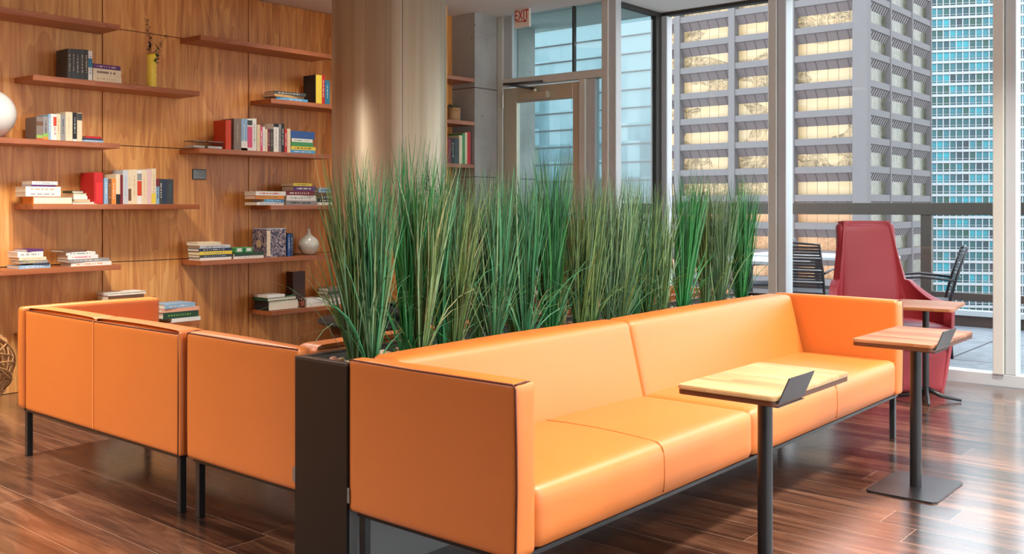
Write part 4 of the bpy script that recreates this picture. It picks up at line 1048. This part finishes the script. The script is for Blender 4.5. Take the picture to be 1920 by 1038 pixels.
for k in range(lo, hi+1):
    zb = W0+PER*(k-0)      # window bottom
    b = MB(); T(b, XL, TX-1.0, TYY+1.3, TYY+1.4, zb, zb+1.66); tp(b, 'window_band', M_GOLD)
    b = MB(); T(b, TX-.9, TX-.75, TYY+1.0, YR, zb, zb+1.75); tp(b, 'window_band', M_OLG)
    b = MB(); T(b, XL, TX-.1, TYY+.12, TYY+1.5, zb-.84, zb)   # beam
    T(b, TX-1.5, TX-.12, TYY+.1, YR, zb-.84, zb); tp(b, 'spandrel_beam', M_TB)
    zt_ = zb+1.66; ztop = zb+PER-.84
    b = MB(); b.quad([(XL-OX, 1.3, zt_-OZ), (-1, 1.3, zt_-OZ), (-1, .45, ztop-OZ), (XL-OX, .45, ztop-OZ)]); b.quad([(XL-OX, 1.32, zt_+.05-OZ), (XL-OX, .47, ztop-OZ), (-1, .47, ztop-OZ), (-1, 1.32, zt_+.05-OZ)]); tp(b, 'sloped_soffit', M_H1)
    b = MB(); b.quad([(-.75, 1, zt_+.09-OZ), (-.75, YR-OY, zt_+.09-OZ), (-.25, YR-OY, ztop-OZ), (-.25, 1, ztop-OZ)]); b.quad([(-.79, 1, zt_+.12-OZ), (-.29, 1, ztop-OZ), (-.29, YR-OY, ztop-OZ), (-.79, YR-OY, zt_+.12-OZ)]); tp(b, 'sloped_soffit', M_H2)
for x in (-70.2, -61.8, -53.4):
    b = MB(); T(b, x-.45, x+.45, TYY, TYY+1.6, -60, 52); tp(b, 'pilaster', M_TB)
b = MB(); T(b, TX-1.75, TX, TYY-.02, TYY+1.0, -60, 52); T(b, TX-1.6, TX, TYY+.98, TYY+1.5, -60, 52); tp(b, 'corner_pilaster', M_TB)
for y in (TYY+8.9, TYY+17.3, YR-.4):
    b = MB(); T(b, TX-1.0, TX-.02, y-.2, y+.2, -60, 52); tp(b, 'pilaster', M_TB)
# teal grid tower
def teal_glass():
    m = bpy.data.materials.new('teal_curtain_glass'); m.use_nodes = True; MATS['teal'] = m
    n = NT.__new__(NT); n.m = m; n.t = m.node_tree; n.b = n.t.nodes['Principled BSDF']
    tc = n.t.nodes.new('ShaderNodeTexCoord'); sp = n.t.nodes.new('ShaderNodeSeparateXYZ'); n.L(tc.outputs['Object'], sp.inputs[0]); x, y, z = sp.outputs
    cx = n.M('FLOOR', n.M('DIVIDE', x, 1.85)); cz = n.M('FLOOR', n.M('DIVIDE', z, 3.4))
    r1 = n.white(n.V(cx, cz, 1.0)); r2 = n.white(n.V(n.M('FLOOR', n.M('DIVIDE', cx, 3.0)), cz, 2.0))
    zn = n.noise(n.V(n.M('MULTIPLY', cx, .06), n.M('MULTIPLY', cz, .16), 0.0), 1.0, 2)
    f_ = n.M('ADD', n.M('ADD', n.M('MULTIPLY', r1, .22), n.M('MULTIPLY', r2, .38)), n.M('MULTIPLY', zn, .55))
    c = n.ramp(f_, [(.22, (44, 52, 66)), (.34, (30, 76, 92)), (.46, (36, 120, 132)), (.56, (26, 98, 80)), (.66, (48, 150, 168)), (.82, (50, 200, 216))])
    fz = n.M('FRACT', n.M('DIVIDE', z, 3.4)); c = n.mix(n.M('MULTIPLY', n.M('LESS_THAN', fz, .45), .25), c, lin((20, 40, 50)))
    n.L(c, n.b.inputs['Base Color']); n.b.inputs['Roughness'].default_value = .35; return m
D0 = 300; k0 = (1744-960)/F*D0
P0 = Vector((VW[0]*D0+RT[0]*k0, VW[1]*D0+RT[1]*k0, 0))
dl, dd = 1.0, -.2477
dv = Vector((RT[0]*dl+VW[0]*dd, RT[1]*dl+VW[1]*dd, 0)).normalized()
ang = math.atan2(dv.y, dv.x)
tt = tag(empty('office_tower', (P0.x, P0.y, -60), ang), 'tall teal glass tower with white grid facade at right', 'building')
NC, NF = 66, 44
X0 = -14.8
b = MB(); b.box(X0, X0+NC*1.85, 0, 40, 0, NF*3.4); b.build('glass_facade', teal_glass(), tt)
M_GRID = mat('grid_white', (226, 230, 232), .6)
zoff = 60+CH
for k in range(NF+1):
    b = MB(); b.box(X0, X0+NC*1.85, -.45, 0, k*3.4-.38, k*3.4+.38); b.box(X0, X0+NC*1.85, -.2, 0, k*3.4+.95, k*3.4+1.08); b.build('floor_band', M_GRID, tt)
for k in range(NC+1):
    b = MB(); b.box(X0+k*1.85-.14, X0+k*1.85+.14, -.3, 0, 0, NF*3.4); b.build('vertical_fin', M_GRID, tt)
# pale blue tower added in place of building reflections in door and corner glass
def pale_glass():
    n = NT('pale_blue_reflection'); cx = n.M('FLOOR', n.M('DIVIDE', n.x, 2.6)); cz = n.M('FLOOR', n.M('DIVIDE', n.z, 3.3))
    r1 = n.white(n.V(cx, cz, 1.0)); zn = n.noise(n.V(n.M('MULTIPLY', n.x, .12), n.M('MULTIPLY', n.z, .05), 0.0), 1.0, 3)
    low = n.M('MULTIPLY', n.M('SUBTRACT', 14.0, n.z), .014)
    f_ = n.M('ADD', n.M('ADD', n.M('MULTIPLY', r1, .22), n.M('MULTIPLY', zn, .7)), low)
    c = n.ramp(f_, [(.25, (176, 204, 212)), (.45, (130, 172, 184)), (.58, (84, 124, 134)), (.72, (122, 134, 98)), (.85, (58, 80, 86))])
    n.L(c, n.b.inputs['Base Color']); n.b.inputs['Roughness'].default_value = .35; return n.m
pt = tag(empty('office_tower', (-80, 150, -60)), 'pale blue tower added in place of reflections in the door and corner glazing', 'building')
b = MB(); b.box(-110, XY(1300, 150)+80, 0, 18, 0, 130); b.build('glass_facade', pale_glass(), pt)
for k in range(0, 40):
    b = MB(); b.box(-110, XY(1300, 150)+80.1, -.25, 0, k*3.3-.1, k*3.3+.1); b.build('floor_band', M_DARKMETAL, pt)

# city and terrace colours scaled darker, as the view rendered too bright
def scale_albedo(m, k):
    for nd in m.node_tree.nodes:
        if nd.type == 'VALTORGB':
            for e in nd.color_ramp.elements: e.color = tuple(c*k for c in e.color[:3])+(1,)
        elif nd.type == 'MIX' and nd.data_type == 'RGBA':
            for i in (6, 7):
                if not nd.inputs[i].is_linked: nd.inputs[i].default_value = tuple(c*k for c in nd.inputs[i].default_value[:3])+(1,)
        elif nd.type == 'BSDF_PRINCIPLED' and not nd.inputs['Base Color'].is_linked:
            nd.inputs['Base Color'].default_value = tuple(c*k for c in nd.inputs['Base Color'].default_value[:3])+(1,)
for m, k in ((M_TB, .55), (M_GOLD, .5), (M_OLG, .38), (M_H1, .6), (M_H2, .6), (MATS['teal'], .55), (M_GRID, .55), (MATS['pale_blue_reflection'], .55), (M_PAVE, .95), (MATS['street'], .6)): scale_albedo(m, k)

# ------------------------------------------------------------------ sky and exposure
w = bpy.data.worlds.new('sky'); sc.world = w; w.use_nodes = True; nt = w.node_tree
bg = nt.nodes['Background']; tc = nt.nodes.new('ShaderNodeTexCoord'); sp = nt.nodes.new('ShaderNodeSeparateXYZ'); nt.links.new(tc.outputs['Generated'], sp.inputs[0])
cr = nt.nodes.new('ShaderNodeValToRGB'); e = cr.color_ramp.elements; e[0].position = 0; e[0].color = (.97, .98, 1, 1); e[1].position = .7; e[1].color = (.78, .87, 1, 1)
nt.links.new(sp.outputs['Z'], cr.inputs[0]); nt.links.new(cr.outputs[0], bg.inputs[0]); bg.inputs[1].default_value = 4.25
sc.view_settings.view_transform = 'Standard'; sc.view_settings.look = 'None'; sc.view_settings.gamma = 1; sc.view_settings.exposure = -0.12
sc.view_settings.use_curve_mapping = False
